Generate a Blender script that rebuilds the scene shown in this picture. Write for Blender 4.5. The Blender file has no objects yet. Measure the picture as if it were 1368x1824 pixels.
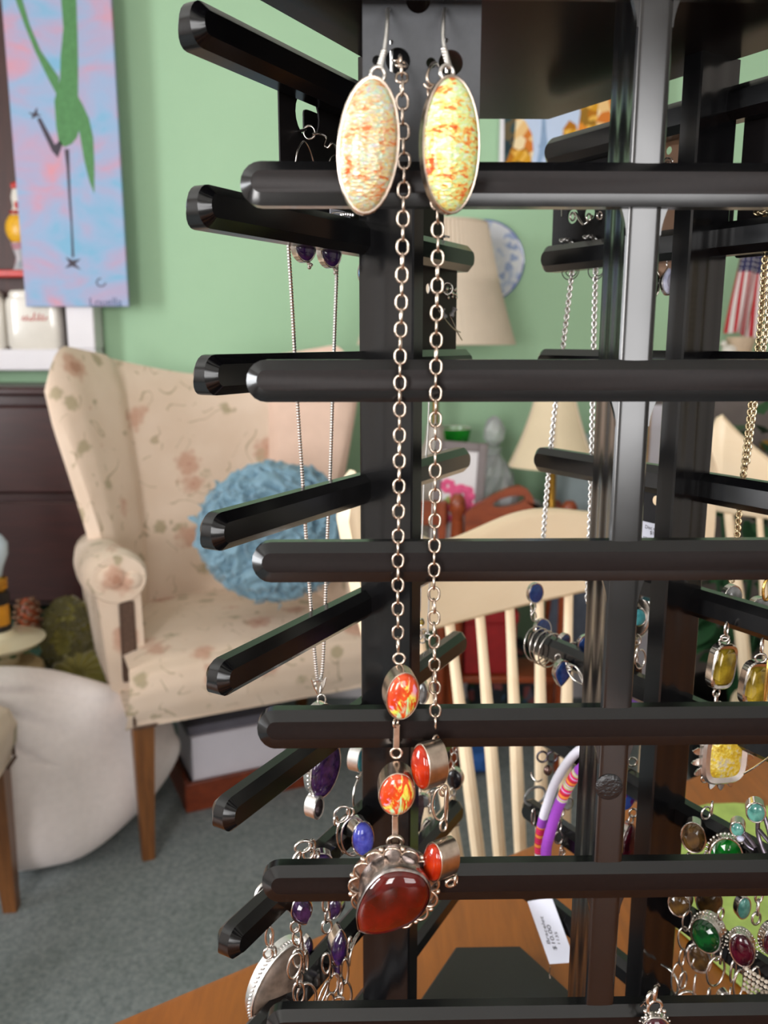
import bpy, math, random
from mathutils import Vector, Matrix, noise
R = math.radians
random.seed(7)
scene = bpy.context.scene
COL = scene.collection

# ------------------------------------------------------------------ camera
H = 1.28
FPX, PITCH = 1528.0, 11.33
cam_d = bpy.data.cameras.new('camera'); cam = bpy.data.objects.new('camera', cam_d); COL.objects.link(cam)
cam.location = (0, 0, H); cam.rotation_euler = (R(90 - PITCH), 0, 0)
cam_d.sensor_fit = 'VERTICAL'; cam_d.sensor_height = 36.0; cam_d.sensor_width = 27.0
cam_d.lens = FPX / 1824 * 36.0
cam_d.clip_start = 0.02; cam_d.clip_end = 60
cam_d.dof.use_dof = True; cam_d.dof.focus_distance = 0.44; cam_d.dof.aperture_fstop = 11.5
scene.camera = cam

# ------------------------------------------------------------------ world, window light, exposure
w = bpy.data.worlds.new('sky'); scene.world = w; w.use_nodes = True
bg = w.node_tree.nodes['Background']; bg.inputs[0].default_value = (0.75, 0.87, 1.0, 1); bg.inputs[1].default_value = 1.0
scene.view_settings.view_transform = 'Standard'; scene.view_settings.look = 'None'
scene.view_settings.exposure = 0.12; scene.view_settings.gamma = 1.0; scene.view_settings.use_curve_mapping = False
scene.cycles.max_bounces = 8; scene.cycles.diffuse_bounces = 4; scene.cycles.glossy_bounces = 4
scene.cycles.transmission_bounces = 6; scene.cycles.caustics_reflective = False; scene.cycles.caustics_refractive = False
scene.cycles.sample_clamp_indirect = 4.0
# room: x XL..XR, y YF..YB, ceiling ZC ; windows (x0,x1,z0,z1) behind the camera and in the left wall
XL, XR, YF, YB, ZC = -2.7, 3.2, -2.6, 2.95, 2.70
WIN_FRONT = [(-1.75, -0.75, 0.75, 2.2), (0.25, 1.65, 0.75, 2.2)]
WIN_LEFT = [(-0.25, 0.85, 0.8, 2.15)]
def daylight(name, loc, rot, sx, sy, power, color):
    d = bpy.data.lights.new(name, 'AREA'); d.shape = 'RECTANGLE'; d.size = sx; d.size_y = sy; d.energy = power; d.color = color
    o = bpy.data.objects.new(name, d); COL.objects.link(o); o.location = loc; o.rotation_euler = rot
    return o
for i, (a, b, c, d) in enumerate(WIN_FRONT):
    daylight('daylight_front', ((a + b) / 2, YF - 0.12, (c + d) / 2), (R(90), 0, 0), b - a, d - c, (84, 46)[i], (1.0, 0.97, 0.95))
for (a, b, c, d) in WIN_LEFT:
    daylight('daylight_left', (XL - 0.12, (a + b) / 2, (c + d) / 2), (R(90), 0, R(-90)), b - a, d - c, 92, (0.96, 0.98, 1.0))

# ------------------------------------------------------------------ helpers
cP, sP = math.cos(R(PITCH)), math.sin(R(PITCH))
def ray(px, py):
    u = (px - 684) / FPX; v = (py - 912) / FPX
    return Vector((u, cP - v * sP, -(sP + v * cP)))
def P(px, py, Y):
    d = ray(px, py); return Vector((0, 0, H)) + d * (Y / d.y)
def PZ(px, py, z):
    d = ray(px, py); return Vector((0, 0, H)) + d * ((z - H) / d.z)
def hit(px, py, pt, n):
    d = ray(px, py); o = Vector((0, 0, H))
    return o + d * ((Vector(pt) - o).dot(Vector(n)) / d.dot(Vector(n)))
def depth(p):
    q = Vector(p) - Vector((0, 0, H)); return q.y * cP - q.z * sP
def px2m(p, n): return n * depth(p) / FPX

def lin(c):
    return tuple((x / 12.92 if x <= .04045 else ((x + .055) / 1.055) ** 2.4) for x in [k / 255 for k in c])
class NT:
    def __init__(s, name):
        s.m = bpy.data.materials.new(name); s.m.use_nodes = True
        s.t = s.m.node_tree; s.b = s.t.nodes['Principled BSDF']
    def n(s, typ, **kw):
        nd = s.t.nodes.new(typ)
        for k, v in kw.items():
            if k.startswith('i_'):
                key = k[2:]; key = int(key) if key.isdigit() else key.replace('_', ' ')
                nd.inputs[key].default_value = v
            else: setattr(nd, k, v)
        return nd
    def l(s, a, ao, b, bi): s.t.links.new(a.outputs[ao], b.inputs[bi])
    def coord(s, scale=(1, 1, 1), rot=(0, 0, 0), kind='Object'):
        c = s.n('ShaderNodeTexCoord'); m = s.n('ShaderNodeMapping'); m.inputs['Scale'].default_value = scale; m.inputs['Rotation'].default_value = rot
        s.l(c, kind, m, 'Vector'); return m
    def ramp(s, stops, interp='LINEAR'):
        r = s.n('ShaderNodeValToRGB'); r.color_ramp.interpolation = interp; el = r.color_ramp.elements
        while len(el) < len(stops): el.new(0.5)
        for e, (p, c) in zip(el, stops): e.position = p; e.color = (*c, 1) if len(c) == 3 else c
        return r
    def bump(s, node, out, strength, dist=0.001):
        b = s.n('ShaderNodeBump'); b.inputs['Strength'].default_value = strength; b.inputs['Distance'].default_value = dist
        s.l(node, out, b, 'Height'); s.l(b, 'Normal', s.b, 'Normal'); return b
    def set(s, **kw):
        for k, v in kw.items():
            key = {'color': 'Base Color', 'rough': 'Roughness', 'metal': 'Metallic', 'spec': 'Specular IOR Level', 'trans': 'Transmission Weight',
                   'ior': 'IOR', 'coat': 'Coat Weight', 'coatr': 'Coat Roughness', 'sheen': 'Sheen Weight', 'alpha': 'Alpha', 'sss': 'Subsurface Weight'}[k]
            if key == 'Base Color': v = (*v, 1)
            s.b.inputs[key].default_value = v
        return s
def plain(name, rgb, rough=.5, var=.06, vs=30.0, bump=0.0, **kw):
    """a plain surface with slight procedural mottling"""
    t = NT(name); c = lin(rgb); t.set(rough=rough, **kw)
    m = t.coord(); nz = t.n('ShaderNodeTexNoise', i_Scale=vs, i_Detail=4.0); t.l(m, 'Vector', nz, 'Vector')
    r = t.ramp([(.3, tuple(max(0, k * (1 - var)) for k in c)), (.7, tuple(min(1, k * (1 + var)) for k in c))])
    t.l(nz, 'Fac', r, 'Fac'); t.l(r, 'Color', t.b, 'Base Color')
    if bump: t.bump(nz, 'Fac', bump)
    return t.m

class G:
    """mesh collector"""
    def __init__(s): s.v = []; s.f = []; s.mi = []
    def add(s, v, f, M=None, mi=0):
        b = len(s.v)
        s.v += [M @ Vector(p) for p in v] if M is not None else [Vector(p) for p in v]
        s.f += [tuple(i + b for i in q) for q in f]; s.mi += [mi] * len(f); return s
    def join(s, o, M=None): 
        b = len(s.v); s.v += [M @ p for p in o.v] if M is not None else list(o.v)
        s.f += [tuple(i + b for i in q) for q in o.f]; s.mi += o.mi; return s
    def box(s, c, d, M=None, bev=0.0, mi=0):
        x, y, z = (k / 2 for k in d)
        if bev <= 0:
            v = [Vector((sx * x, sy * y, sz * z)) + Vector(c) for sx in (-1, 1) for sy in (-1, 1) for sz in (-1, 1)]
            f = [(0, 1, 3, 2), (4, 6, 7, 5), (0, 4, 5, 1), (2, 3, 7, 6), (0, 2, 6, 4), (1, 5, 7, 3)]
            return s.add(v, f, M, mi)
        o = [(-x + bev, -z), (x - bev, -z), (x, -z + bev), (x, z - bev), (x - bev, z), (-x + bev, z), (-x, z - bev), (-x, -z + bev)]
        T = Matrix.Translation(c)
        return s.prism(o, -y, y, bev, (M @ T) if M is not None else T, mi)
    def prism(s, out, y0, y1, ch=0.0, M=None, mi=0, caps=(True, True)):
        """outline in (x,z) extruded along y, ends chamfered by ch"""
        n = len(out); rings = []
        if ch > 0:
            ins = inset(out, ch)
            rings = [(ins, y0), (out, y0 + ch), (out, y1 - ch), (ins, y1)]
        else: rings = [(out, y0), (out, y1)]
        return s.loft([[(x, y, z) for (x, z) in o] for o, y in rings], True, caps, M, mi)
    def loft(s, rings, closed=True, caps=(True, True), M=None, mi=0):
        n = len(rings[0]); v = [p for r in rings for p in r]; f = []
        for k in range(len(rings) - 1):
            for i in range(n if closed else n - 1):
                j = (i + 1) % n; f.append((k * n + i, k * n + j, (k + 1) * n + j, (k + 1) * n + i))
        if caps[0]: f.append(tuple(reversed(range(n))))
        if caps[1]: f.append(tuple(range((len(rings) - 1) * n, len(rings) * n)))
        return s.add(v, f, M, mi)
    def tube(s, pts, r, n=8, closed=False, M=None, mi=0, sx=1.0):
        pts = [Vector(p) for p in pts]; N = len(pts); rr = r if isinstance(r, (list, tuple)) else [r] * N
        T = []
        for i in range(N):
            a = pts[i - 1] if (i > 0 or closed) else pts[i]; b = pts[(i + 1) % N] if (i < N - 1 or closed) else pts[i]
            t = (b - a); T.append(t.normalized() if t.length > 1e-12 else Vector((0, 0, 1)))
        u = T[0].orthogonal().normalized(); rings = []
        for i in range(N):
            if i: 
                u = u - T[i] * u.dot(T[i]); u = u.normalized() if u.length > 1e-9 else T[i].orthogonal().normalized()
            w_ = T[i].cross(u)
            rings.append([pts[i] + (u * math.cos(2 * math.pi * k / n) + w_ * math.sin(2 * math.pi * k / n) * sx) * rr[i] for k in range(n)])
        if closed:
            # untwist the seam
            best = 0
            d0 = 1e9
            for k in range(n):
                d = (rings[0][k] - rings[-1][0]).length
                if d < d0: d0 = d; best = k
            b = len(s.v); s.loft(rings, True, (False, False), M, mi)
            base = len(s.v) - N * n
            for k in range(n):
                s.f.append((base + (N - 1) * n + k, base + (N - 1) * n + (k + 1) % n, base + (k + 1 + best) % n, base + (k + best) % n)); s.mi.append(mi)
            return s
        return s.loft(rings, True, (True, True), M, mi)
    def lathe(s, prof, n=24, M=None, mi=0, caps=(False, False)):
        return s.loft([[(r * math.cos(2 * math.pi * k / n), r * math.sin(2 * math.pi * k / n), z) for k in range(n)] for r, z in prof], True, caps, M, mi)
    def ball(s, c, r, n=10, m=6, M=None, mi=0):
        rx, ry, rz = (r, r, r) if not isinstance(r, (tuple, list)) else r
        v = [Vector(c) + Vector((0, 0, rz))]; f = []
        for j in range(1, m):
            a = math.pi * j / m
            v += [Vector(c) + Vector((rx * math.sin(a) * math.cos(2 * math.pi * k / n), ry * math.sin(a) * math.sin(2 * math.pi * k / n), rz * math.cos(a))) for k in range(n)]
        v.append(Vector(c) - Vector((0, 0, rz)))
        for k in range(n): f.append((0, 1 + k, 1 + (k + 1) % n))
        for j in range(m - 2):
            for k in range(n):
                a = 1 + j * n + k; b = 1 + j * n + (k + 1) % n; f.append((a, a + n, b + n, b))
        e = len(v) - 1
        for k in range(n): f.append((e, 1 + (m - 2) * n + (k + 1) % n, 1 + (m - 2) * n + k))
        return s.add(v, f, M, mi)
    def grid(s, fn, nu, nv, M=None, mi=0, cu=False, cv=False):
        v = [fn(i / (nu if cu else nu - 1), j / (nv if cv else nv - 1)) for j in range(nv) for i in range(nu)]; f = []
        for j in range(nv if cv else nv - 1):
            for i in range(nu if cu else nu - 1):
                i2 = (i + 1) % nu; j2 = (j + 1) % nv; f.append((j * nu + i, j * nu + i2, j2 * nu + i2, j2 * nu + i))
        return s.add(v, f, M, mi)
def inset(out, d):
    n = len(out); res = []
    area = sum(out[i][0] * out[(i + 1) % n][1] - out[(i + 1) % n][0] * out[i][1] for i in range(n)); sg = 1 if area > 0 else -1
    for i in range(n):
        p0, p1, p2 = Vector(out[i - 1]), Vector(out[i]), Vector(out[(i + 1) % n])
        a = (p1 - p0).normalized(); b = (p2 - p1).normalized()
        na = Vector((-a.y, a.x)) * sg; nb = Vector((-b.y, b.x)) * sg; m = na + nb
        m = m.normalized() if m.length > 1e-6 else na
        res.append(tuple(p1 + m * (d / max(.35, m.dot(na)))))
    return res
def oval(a, b, n=28): return [(a * math.cos(2 * math.pi * k / n), b * math.sin(2 * math.pi * k / n)) for k in range(n)]
def superoval(a, b, p, n=28):
    r = []
    for k in range(n):
        c, q = math.cos(2 * math.pi * k / n), math.sin(2 * math.pi * k / n)
        r.append((a * math.copysign(abs(c) ** (2 / p), c), b * math.copysign(abs(q) ** (2 / p), q)))
    return r
def marquise(a, b, n=28):
    r = []
    for k in range(n):
        t = 2 * math.pi * k / n; c, q = math.cos(t), math.sin(t)
        r.append((a * c * (1 - .28 * abs(q) ** 2.2) * (abs(c) ** .25 if abs(c) > 0 else 0), b * q))
    return r
def stadium(hl, hh, n=6, rx=None):
    rx = rx or hh; o = []
    for k in range(n + 1):
        a = -math.pi / 2 + math.pi * k / n; o.append((hl - rx + rx * math.cos(a), hh * math.sin(a)))
    for k in range(n + 1):
        a = math.pi / 2 + math.pi * k / n; o.append((-hl + rx + rx * math.cos(a), hh * math.sin(a)))
    return o

WPOS = {}
def obj(name, g, mats, parent=None, ang=35, smooth=True, kind=None, label=None):
    """ONE mesh object from collector g (vertices in world space, or in the parent's own frame when it sits at the origin)"""
    me = bpy.data.meshes.new(name)
    if parent is None:
        xs = [p.x for p in g.v]; ys = [p.y for p in g.v]; zs = [p.z for p in g.v]
        o0 = Vector(((min(xs) + max(xs)) / 2, (min(ys) + max(ys)) / 2, min(zs)))
    else:
        o0 = sum(g.v, Vector()) / max(1, len(g.v))
    me.from_pydata([tuple(p - o0) for p in g.v], [], g.f)
    for m in (mats if isinstance(mats, (list, tuple)) else [mats]): me.materials.append(m)
    if any(g.mi): me.polygons.foreach_set('material_index', g.mi)
    if smooth:
        me.polygons.foreach_set('use_smooth', [True] * len(me.polygons)); me.set_sharp_from_angle(angle=R(ang))
    me.update()
    o = bpy.data.objects.new(name, me); COL.objects.link(o)
    base = Vector() if parent is None else WPOS[parent.name]
    o.parent = parent; o.location = o0 - base; WPOS[o.name] = o0
    if kind: o['kind'] = kind
    if label: o['label'] = label
    return o
def like(src, parent, M):
    """another part sharing src's mesh; M places the mesh's own frame in world space"""
    o = src.copy(); COL.objects.link(o); o.parent = parent
    base = WPOS[parent.name]; M2 = Matrix.Translation(-base) @ M
    o.matrix_basis = M2; WPOS[o.name] = M.translation.copy(); return o
def thing(name, label, cat, loc=(0, 0, 0), group=None):
    o = bpy.data.objects.new(name, None); COL.objects.link(o); o.empty_display_size = .02
    o.location = loc; WPOS[o.name] = Vector(loc); o['label'] = label; o['category'] = cat
    if group: o['group'] = group
    return o
def tag(o, label, cat, group=None):
    o['label'] = label; o['category'] = cat
    if group: o['group'] = group
    return o
def copy_tree(o, parent=None):
    c = o.copy(); COL.objects.link(c); c.parent = parent
    for ch in list(o.children): copy_tree(ch, c)
    return c
def text(name, s, size, M, mat, parent, extr=0.0, align='CENTER', sx=1.0):
    cu = bpy.data.curves.new(name, 'FONT'); cu.body = s; cu.size = size; cu.extrude = extr; cu.align_x = align; cu.align_y = 'CENTER'
    tmp = bpy.data.objects.new(name, cu); COL.objects.link(tmp)
    me = bpy.data.meshes.new_from_object(tmp.evaluated_get(bpy.context.evaluated_depsgraph_get())); bpy.data.objects.remove(tmp)
    me.materials.clear(); me.materials.append(mat)
    o = bpy.data.objects.new(name, me); COL.objects.link(o); o.parent = parent
    o.matrix_basis = Matrix.Translation(-WPOS[parent.name]) @ M @ Matrix.Diagonal((sx, 1, 1, 1)); WPOS[o.name] = M.translation.copy(); return o
def frame(o, x, y, z):
    """matrix with columns x,y,z and origin o"""
    return Matrix(((x[0], y[0], z[0], o[0]), (x[1], y[1], z[1], o[1]), (x[2], y[2], z[2], o[2]), (0, 0, 0, 1)))
def smooth_path(pts, k=6):
    pts = [Vector(p) for p in pts]; out = []
    for i in range(len(pts) - 1):
        p0 = pts[max(0, i - 1)]; p1 = pts[i]; p2 = pts[i + 1]; p3 = pts[min(len(pts) - 1, i + 2)]
        for j in range(k):
            t = j / k
            out.append(.5 * ((2 * p1) + (p2 - p0) * t + (2 * p0 - 5 * p1 + 4 * p2 - p3) * t * t + (3 * p1 - p0 - 3 * p2 + p3) * t ** 3))
    out.append(pts[-1]); return out
# ------------------------------------------------------------------ materials
def m_wall():
    t = NT('green_wall_paint'); t.set(rough=.75, spec=.25)
    m = t.coord(); a = t.n('ShaderNodeTexNoise', i_Scale=2.0, i_Detail=3.0); t.l(m, 'Vector', a, 'Vector')
    r = t.ramp([(.3, lin((158, 192, 158))), (.7, lin((164, 197, 163)))]); t.l(a, 'Fac', r, 'Fac'); t.l(r, 'Color', t.b, 'Base Color')
    b = t.n('ShaderNodeTexNoise', i_Scale=420.0, i_Detail=2.0); t.l(m, 'Vector', b, 'Vector'); t.bump(b, 'Fac', .12, .001); return t.m
def m_carpet():
    t = NT('grey_green_carpet'); t.set(rough=.95, spec=.1, sheen=.25)
    m = t.coord(); a = t.n('ShaderNodeTexNoise', i_Scale=95.0, i_Detail=5.0, i_Roughness=.75); t.l(m, 'Vector', a, 'Vector')
    b = t.n('ShaderNodeTexNoise', i_Scale=7.0, i_Detail=4.0); t.l(m, 'Vector', b, 'Vector')
    r1 = t.ramp([(.3, lin((98, 108, 110))), (.72, lin((160, 168, 170)))]); t.l(a, 'Fac', r1, 'Fac')
    r2 = t.ramp([(.3, (.82, .85, .83)), (.7, (1, 1, 1))]); t.l(b, 'Fac', r2, 'Fac')
    x = t.n('ShaderNodeMix', data_type='RGBA', blend_type='MULTIPLY'); x.inputs[0].default_value = 1
    t.l(r1, 'Color', x, 6); t.l(r2, 'Color', x, 7); t.l(x, 2, t.b, 'Base Color'); t.bump(a, 'Fac', .6, .004); return t.m
def m_wood(name, c0, c1, scale=(1, 12, 12), rough=.35, rot=(0, 0, 0), k=6.0, coat=.0, spec=.5):
    t = NT(name); t.set(rough=rough, coat=coat, spec=spec)
    m = t.coord(scale=scale, rot=rot); a = t.n('ShaderNodeTexNoise', i_Scale=k, i_Detail=6.0, i_Roughness=.62, i_Distortion=.4); t.l(m, 'Vector', a, 'Vector')
    r = t.ramp([(.28, lin(c0)), (.72, lin(c1))]); t.l(a, 'Fac', r, 'Fac'); t.l(r, 'Color', t.b, 'Base Color'); t.bump(a, 'Fac', .06, .001); return t.m
def m_floral():
    t = NT('cream_floral_fabric'); t.set(rough=.85, spec=.2, sheen=.15)
    m = t.coord()
    warp = t.n('ShaderNodeTexNoise', i_Scale=9.0, i_Detail=2.0); t.l(m, 'Vector', warp, 'Vector')
    va = t.n('ShaderNodeVectorMath', operation='SCALE'); t.l(warp, 'Color', va, 0); va.inputs['Scale'].default_value = .07
    vb = t.n('ShaderNodeVectorMath', operation='ADD'); t.l(m, 'Vector', vb, 0); t.l(va, 'Vector', vb, 1)
    def flowers(scale, r0, seed_sel, petal_scale, cut):
        v = t.n('ShaderNodeTexVoronoi', i_Scale=scale, i_Randomness=.75); t.l(vb, 'Vector', v, 'Vector')
        p = t.n('ShaderNodeTexVoronoi', i_Scale=petal_scale, i_Randomness=.8); t.l(m, 'Vector', p, 'Vector')
        a = t.n('ShaderNodeMath', operation='MULTIPLY_ADD'); t.l(p, 'Distance', a, 0); a.inputs[1].default_value = .16; t.l(v, 'Distance', a, 2)
        q = t.n('ShaderNodeMapRange'); t.l(a, 'Value', q, 'Value'); q.inputs['From Min'].default_value = r0; q.inputs['From Max'].default_value = r0 * .72
        sel = t.n('ShaderNodeSeparateColor'); t.l(v, 'Color', sel, 'Color')
        g = t.n('ShaderNodeMath', operation='LESS_THAN'); t.l(sel, seed_sel, g, 0); g.inputs[1].default_value = cut
        mm = t.n('ShaderNodeMath', operation='MULTIPLY'); t.l(q, 'Result', mm, 0); t.l(g, 'Value', mm, 1); return mm
    base = t.ramp([(.3, lin((226, 203, 182))), (.7, lin((234, 213, 194)))]); t.l(warp, 'Fac', base, 'Fac')
    cur = (base, 'Color')
    # fine vines: a thin band of a noise
    nz = t.n('ShaderNodeTexNoise', i_Scale=8.5, i_Detail=.6, i_Distortion=1.2); t.l(m, 'Vector', nz, 'Vector')
    sb = t.n('ShaderNodeMath', operation='SUBTRACT'); t.l(nz, 'Fac', sb, 0); sb.inputs[1].default_value = .5
    ab = t.n('ShaderNodeMath', operation='ABSOLUTE'); t.l(sb, 'Value', ab, 0)
    vr = t.n('ShaderNodeMapRange'); t.l(ab, 'Value', vr, 'Value'); vr.inputs['From Min'].default_value = .016; vr.inputs['From Max'].default_value = .006
    brk = t.n('ShaderNodeTexNoise', i_Scale=21.0); t.l(m, 'Vector', brk, 'Vector')
    bt = t.n('ShaderNodeMath', operation='GREATER_THAN'); t.l(brk, 'Fac', bt, 0); bt.inputs[1].default_value = .5
    vm = t.n('ShaderNodeMath', operation='MULTIPLY'); t.l(vr, 'Result', vm, 0); t.l(bt, 'Value', vm, 1)
    for mask, out, col, k in ((vm, 'Value', (176, 158, 128), .75), (flowers(14.0, .42, 'Green', 70, .40), 'Value', (172, 158, 126), .8),
                              (flowers(7.6, .43, 'Red', 46, .66), 'Value', (204, 160, 138), .85), (flowers(7.6, .24, 'Red', 64, .66), 'Value', (180, 130, 106), .7)):
        f = t.n('ShaderNodeMath', operation='MULTIPLY'); t.l(mask, out, f, 0); f.inputs[1].default_value = k
        x = t.n('ShaderNodeMix', data_type='RGBA'); t.l(f, 'Value', x, 0); t.l(cur[0], cur[1], x, 6); x.inputs[7].default_value = (*lin(col), 1); cur = (x, 2)
    t.l(cur[0], cur[1], t.b, 'Base Color')
    wv = t.n('ShaderNodeTexNoise', i_Scale=600.0); t.l(m, 'Vector', wv, 'Vector'); t.bump(wv, 'Fac', .1, .001); return t.m
def m_plastic(name='glossy_black_plastic', spec=.55):
    t = NT(name); t.set(rough=.12, spec=spec, color=lin((10, 10, 11)))
    m = t.coord(); a = t.n('ShaderNodeTexNoise', i_Scale=700.0, i_Detail=2.0); t.l(m, 'Vector', a, 'Vector')
    r = t.ramp([(.62, lin((9, 9, 11))), (.8, lin((26, 26, 28)))]); t.l(a, 'Fac', r, 'Fac'); t.l(r, 'Color', t.b, 'Base Color')
    b = t.n('ShaderNodeTexNoise', i_Scale=45.0, i_Detail=3.0); t.l(m, 'Vector', b, 'Vector')
    q = t.n('ShaderNodeMapRange'); t.l(b, 'Fac', q, 'Value'); q.inputs['To Min'].default_value = .13; q.inputs['To Max'].default_value = .24; t.l(q, 'Result', t.b, 'Roughness')
    t.bump(b, 'Fac', .03, .001); return t.m
def m_silver(name, rgb, rough=.2, tarnish=.25):
    t = NT(name); t.set(metal=1.0, rough=rough); c = lin(rgb)
    m = t.coord(); a = t.n('ShaderNodeTexNoise', i_Scale=260.0, i_Detail=3.0); t.l(m, 'Vector', a, 'Vector')
    r = t.ramp([(.3, tuple(k * (1 - tarnish) for k in c)), (.62, c)]); t.l(a, 'Fac', r, 'Fac'); t.l(r, 'Color', t.b, 'Base Color')
    t.bump(a, 'Fac', .08, .0005); return t.m
def m_dichroic(name, stops, scale, stretch=(1, 1, 1), rot=(0, 0, 0), fine=420.0, metal=.45, bump=.5, coat=1.0):
    """foil-backed art glass: crumpled foil patches under a clear dome"""
    t = NT(name); t.set(rough=.26, metal=metal, coat=coat, coatr=.04, spec=.3)
    m = t.coord(scale=stretch, rot=rot)
    a = t.n('ShaderNodeTexNoise', i_Scale=scale, i_Detail=5.0, i_Roughness=.7, i_Distortion=.9); t.l(m, 'Vector', a, 'Vector')
    v = t.n('ShaderNodeTexVoronoi', i_Scale=fine); t.l(m, 'Vector', v, 'Vector')
    sc = t.n('ShaderNodeSeparateColor'); t.l(v, 'Color', sc, 'Color')
    mx = t.n('ShaderNodeMath', operation='MULTIPLY_ADD'); t.l(sc, 'Red', mx, 0); mx.inputs[1].default_value = .22; t.l(a, 'Fac', mx, 2)
    sb = t.n('ShaderNodeMath', operation='SUBTRACT'); t.l(mx, 'Value', sb, 0); sb.inputs[1].default_value = .11
    r = t.ramp(stops); t.l(sb, 'Value', r, 'Fac'); t.l(r, 'Color', t.b, 'Base Color')
    t.bump(v, 'Distance', bump, .0006); return t.m
def m_gem(name, rgb, rgb2=None, rough=.08, trans=.0, scale=160.0, dark=.35, metal=0.0):
    t = NT(name); t.set(rough=rough, trans=trans, coat=.7, coatr=.03, metal=metal, ior=1.5, spec=.2)
    c = lin(rgb); c2 = lin(rgb2) if rgb2 else tuple(k * dark for k in c)
    m = t.coord(); a = t.n('ShaderNodeTexNoise', i_Scale=scale, i_Detail=3.0); t.l(m, 'Vector', a, 'Vector')
    r = t.ramp([(.32, c2), (.66, c)]); t.l(a, 'Fac', r, 'Fac'); t.l(r, 'Color', t.b, 'Base Color'); return t.m
def m_glass(name, rgb=(255, 255, 255), rough=.02):
    t = NT(name); t.set(color=lin(rgb), rough=rough, trans=.6, ior=1.5, coat=.5); return t.m

M = {}
M['wall'] = m_wall(); M['carpet'] = m_carpet(); M['floral'] = m_floral(); M['plastic'] = m_plastic()
M['plastic_post'] = m_plastic('mirror_gloss_black_plastic', .85)
M['plastic_matte'] = plain('satin_black_plastic', (22, 15, 14), .38, .15, 500, spec=.16)
M['white_paint'] = plain('white_paint', (226, 222, 226), .5, .02, 8)
M['pale_wall'] = plain('off_white_wall_paint', (214, 206, 200), .8, .02, 3)
M['ceiling'] = plain('ceiling_paint', (238, 236, 230), .9, .02, 4)
M['table_wood'] = m_wood('orange_brown_table_wood', (134, 74, 16), (166, 94, 26), scale=(10, 1, 10), rot=(0, 0, R(-33)), rough=.38, k=9)
M['mahogany'] = m_wood('dark_mahogany', (40, 16, 16), (58, 26, 24), scale=(1, 10, 10), rough=.28)
M['plinth_wood'] = m_wood('reddish_mahogany', (98, 40, 22), (134, 62, 34), scale=(1, 10, 10), rough=.35)
M['leg_wood'] = m_wood('walnut_leg_wood', (96, 58, 30), (142, 92, 50), scale=(14, 14, 1), rough=.35)
M['cart_wood'] = m_wood('red_brown_cherry_wood', (118, 50, 24), (158, 74, 36), scale=(2, 8, 8), rough=.3)
M['cream_wood'] = m_wood('cream_painted_wood', (240, 214, 178), (248, 228, 198), scale=(1, 4, 4), rough=.42, k=3)
M['pink_fabric'] = plain('pale_pink_upholstery', (226, 196, 178), .9, .05, 14, .05, spec=.15)
M['brown_trim'] = plain('worn_brown_gimp', (92, 70, 58), .9, .3, 160, .5)
M['blue_ruffle'] = plain('dusty_blue_satin', (122, 158, 178), .55, .10, 40, .05, sheen=.4)
M['white_cotton'] = plain('white_cotton', (244, 234, 232), .85, .03, 60, .04, sheen=.2)
M['olive'] = plain('olive_velvet', (128, 120, 48), .7, .18, 50, .1, sheen=.5)
M['tan'] = plain('tan_woven_cloth', (176, 158, 120), .9, .14, 220, .3)
M['dark_green'] = plain('dark_green_card', (24, 58, 40), .7, .1, 20)
M['porcelain'] = plain('cream_porcelain', (222, 212, 180), .2, .04, 20, coat=.5)
M['green_print'] = plain('green_leaf_print', (70, 92, 52), .4, .2, 90)
M['brass'] = m_silver('polished_brass', (214, 164, 72), .22)
M['old_brass'] = m_silver('aged_brass', (150, 118, 60), .35)
M['amber'] = plain('amber_enamel', (214, 146, 32), .3, .08, 40)
M['black_enamel'] = plain('black_enamel', (20, 18, 18), .4, .1, 40)
M['milk_glass'] = plain('pale_blue_milk_glass', (190, 208, 220), .12, .03, 10, coat=.6)
M['box_white'] = plain('white_box_card', (214, 210, 220), .7, .02, 20)
M['box_shaded'] = plain('shaded_box_lid', (96, 94, 104), .8, .06, 20)  # shadow on the box top under the chair put into the grey
M['print_grey'] = plain('grey_print_ink', (110, 108, 118), .8, .1, 60)
M['ink'] = plain('dark_ink', (48, 44, 52), .8, .1, 60)
M['paint_green'] = plain('leaf_green_paint', (78, 130, 78), .7, .12, 60, .1)
M['paint_dark'] = plain('charcoal_paint', (62, 54, 66), .7, .12, 60, .1)
M['paint_navy'] = plain('navy_signature_paint', (70, 92, 126), .7, .1, 60)
M['paint_rose'] = plain('rose_signature_paint', (150, 96, 116), .7, .1, 60)
def m_canvas():
    t = NT('pink_and_blue_daubed_canvas'); t.set(rough=.75, spec=.2)
    m = t.coord(scale=(1.0, 1, 1.7)); a = t.n('ShaderNodeTexNoise', i_Scale=4.6, i_Detail=3.5, i_Roughness=.55, i_Distortion=.5); t.l(m, 'Vector', a, 'Vector')
    r = t.ramp([(.34, lin((128, 176, 206))), (.44, lin((152, 174, 206))), (.53, lin((170, 166, 196))), (.62, lin((190, 158, 182))), (.72, lin((214, 148, 158)))])
    t.l(a, 'Fac', r, 'Fac'); t.l(r, 'Color', t.b, 'Base Color')
    b = t.n('ShaderNodeTexNoise', i_Scale=300.0); t.l(t.coord(), 'Vector', b, 'Vector'); t.bump(b, 'Fac', .15, .001); return t.m
M['canvas'] = m_canvas()
M['silver'] = m_silver('polished_silver', (222, 216, 210), .16, .3)
M['warm_silver'] = m_silver('warm_silver', (212, 194, 178), .26, .3)
M['bright_silver'] = m_silver('bright_white_silver', (236, 234, 232), .3, .12)
M['aged_silver'] = m_silver('half_oxidised_silver', (186, 176, 172), .26, .6)
M['dark_silver'] = m_silver('oxidised_silver', (120, 112, 122), .3, .55)
M['gold'] = m_silver('yellow_gold', (222, 178, 96), .2)
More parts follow.
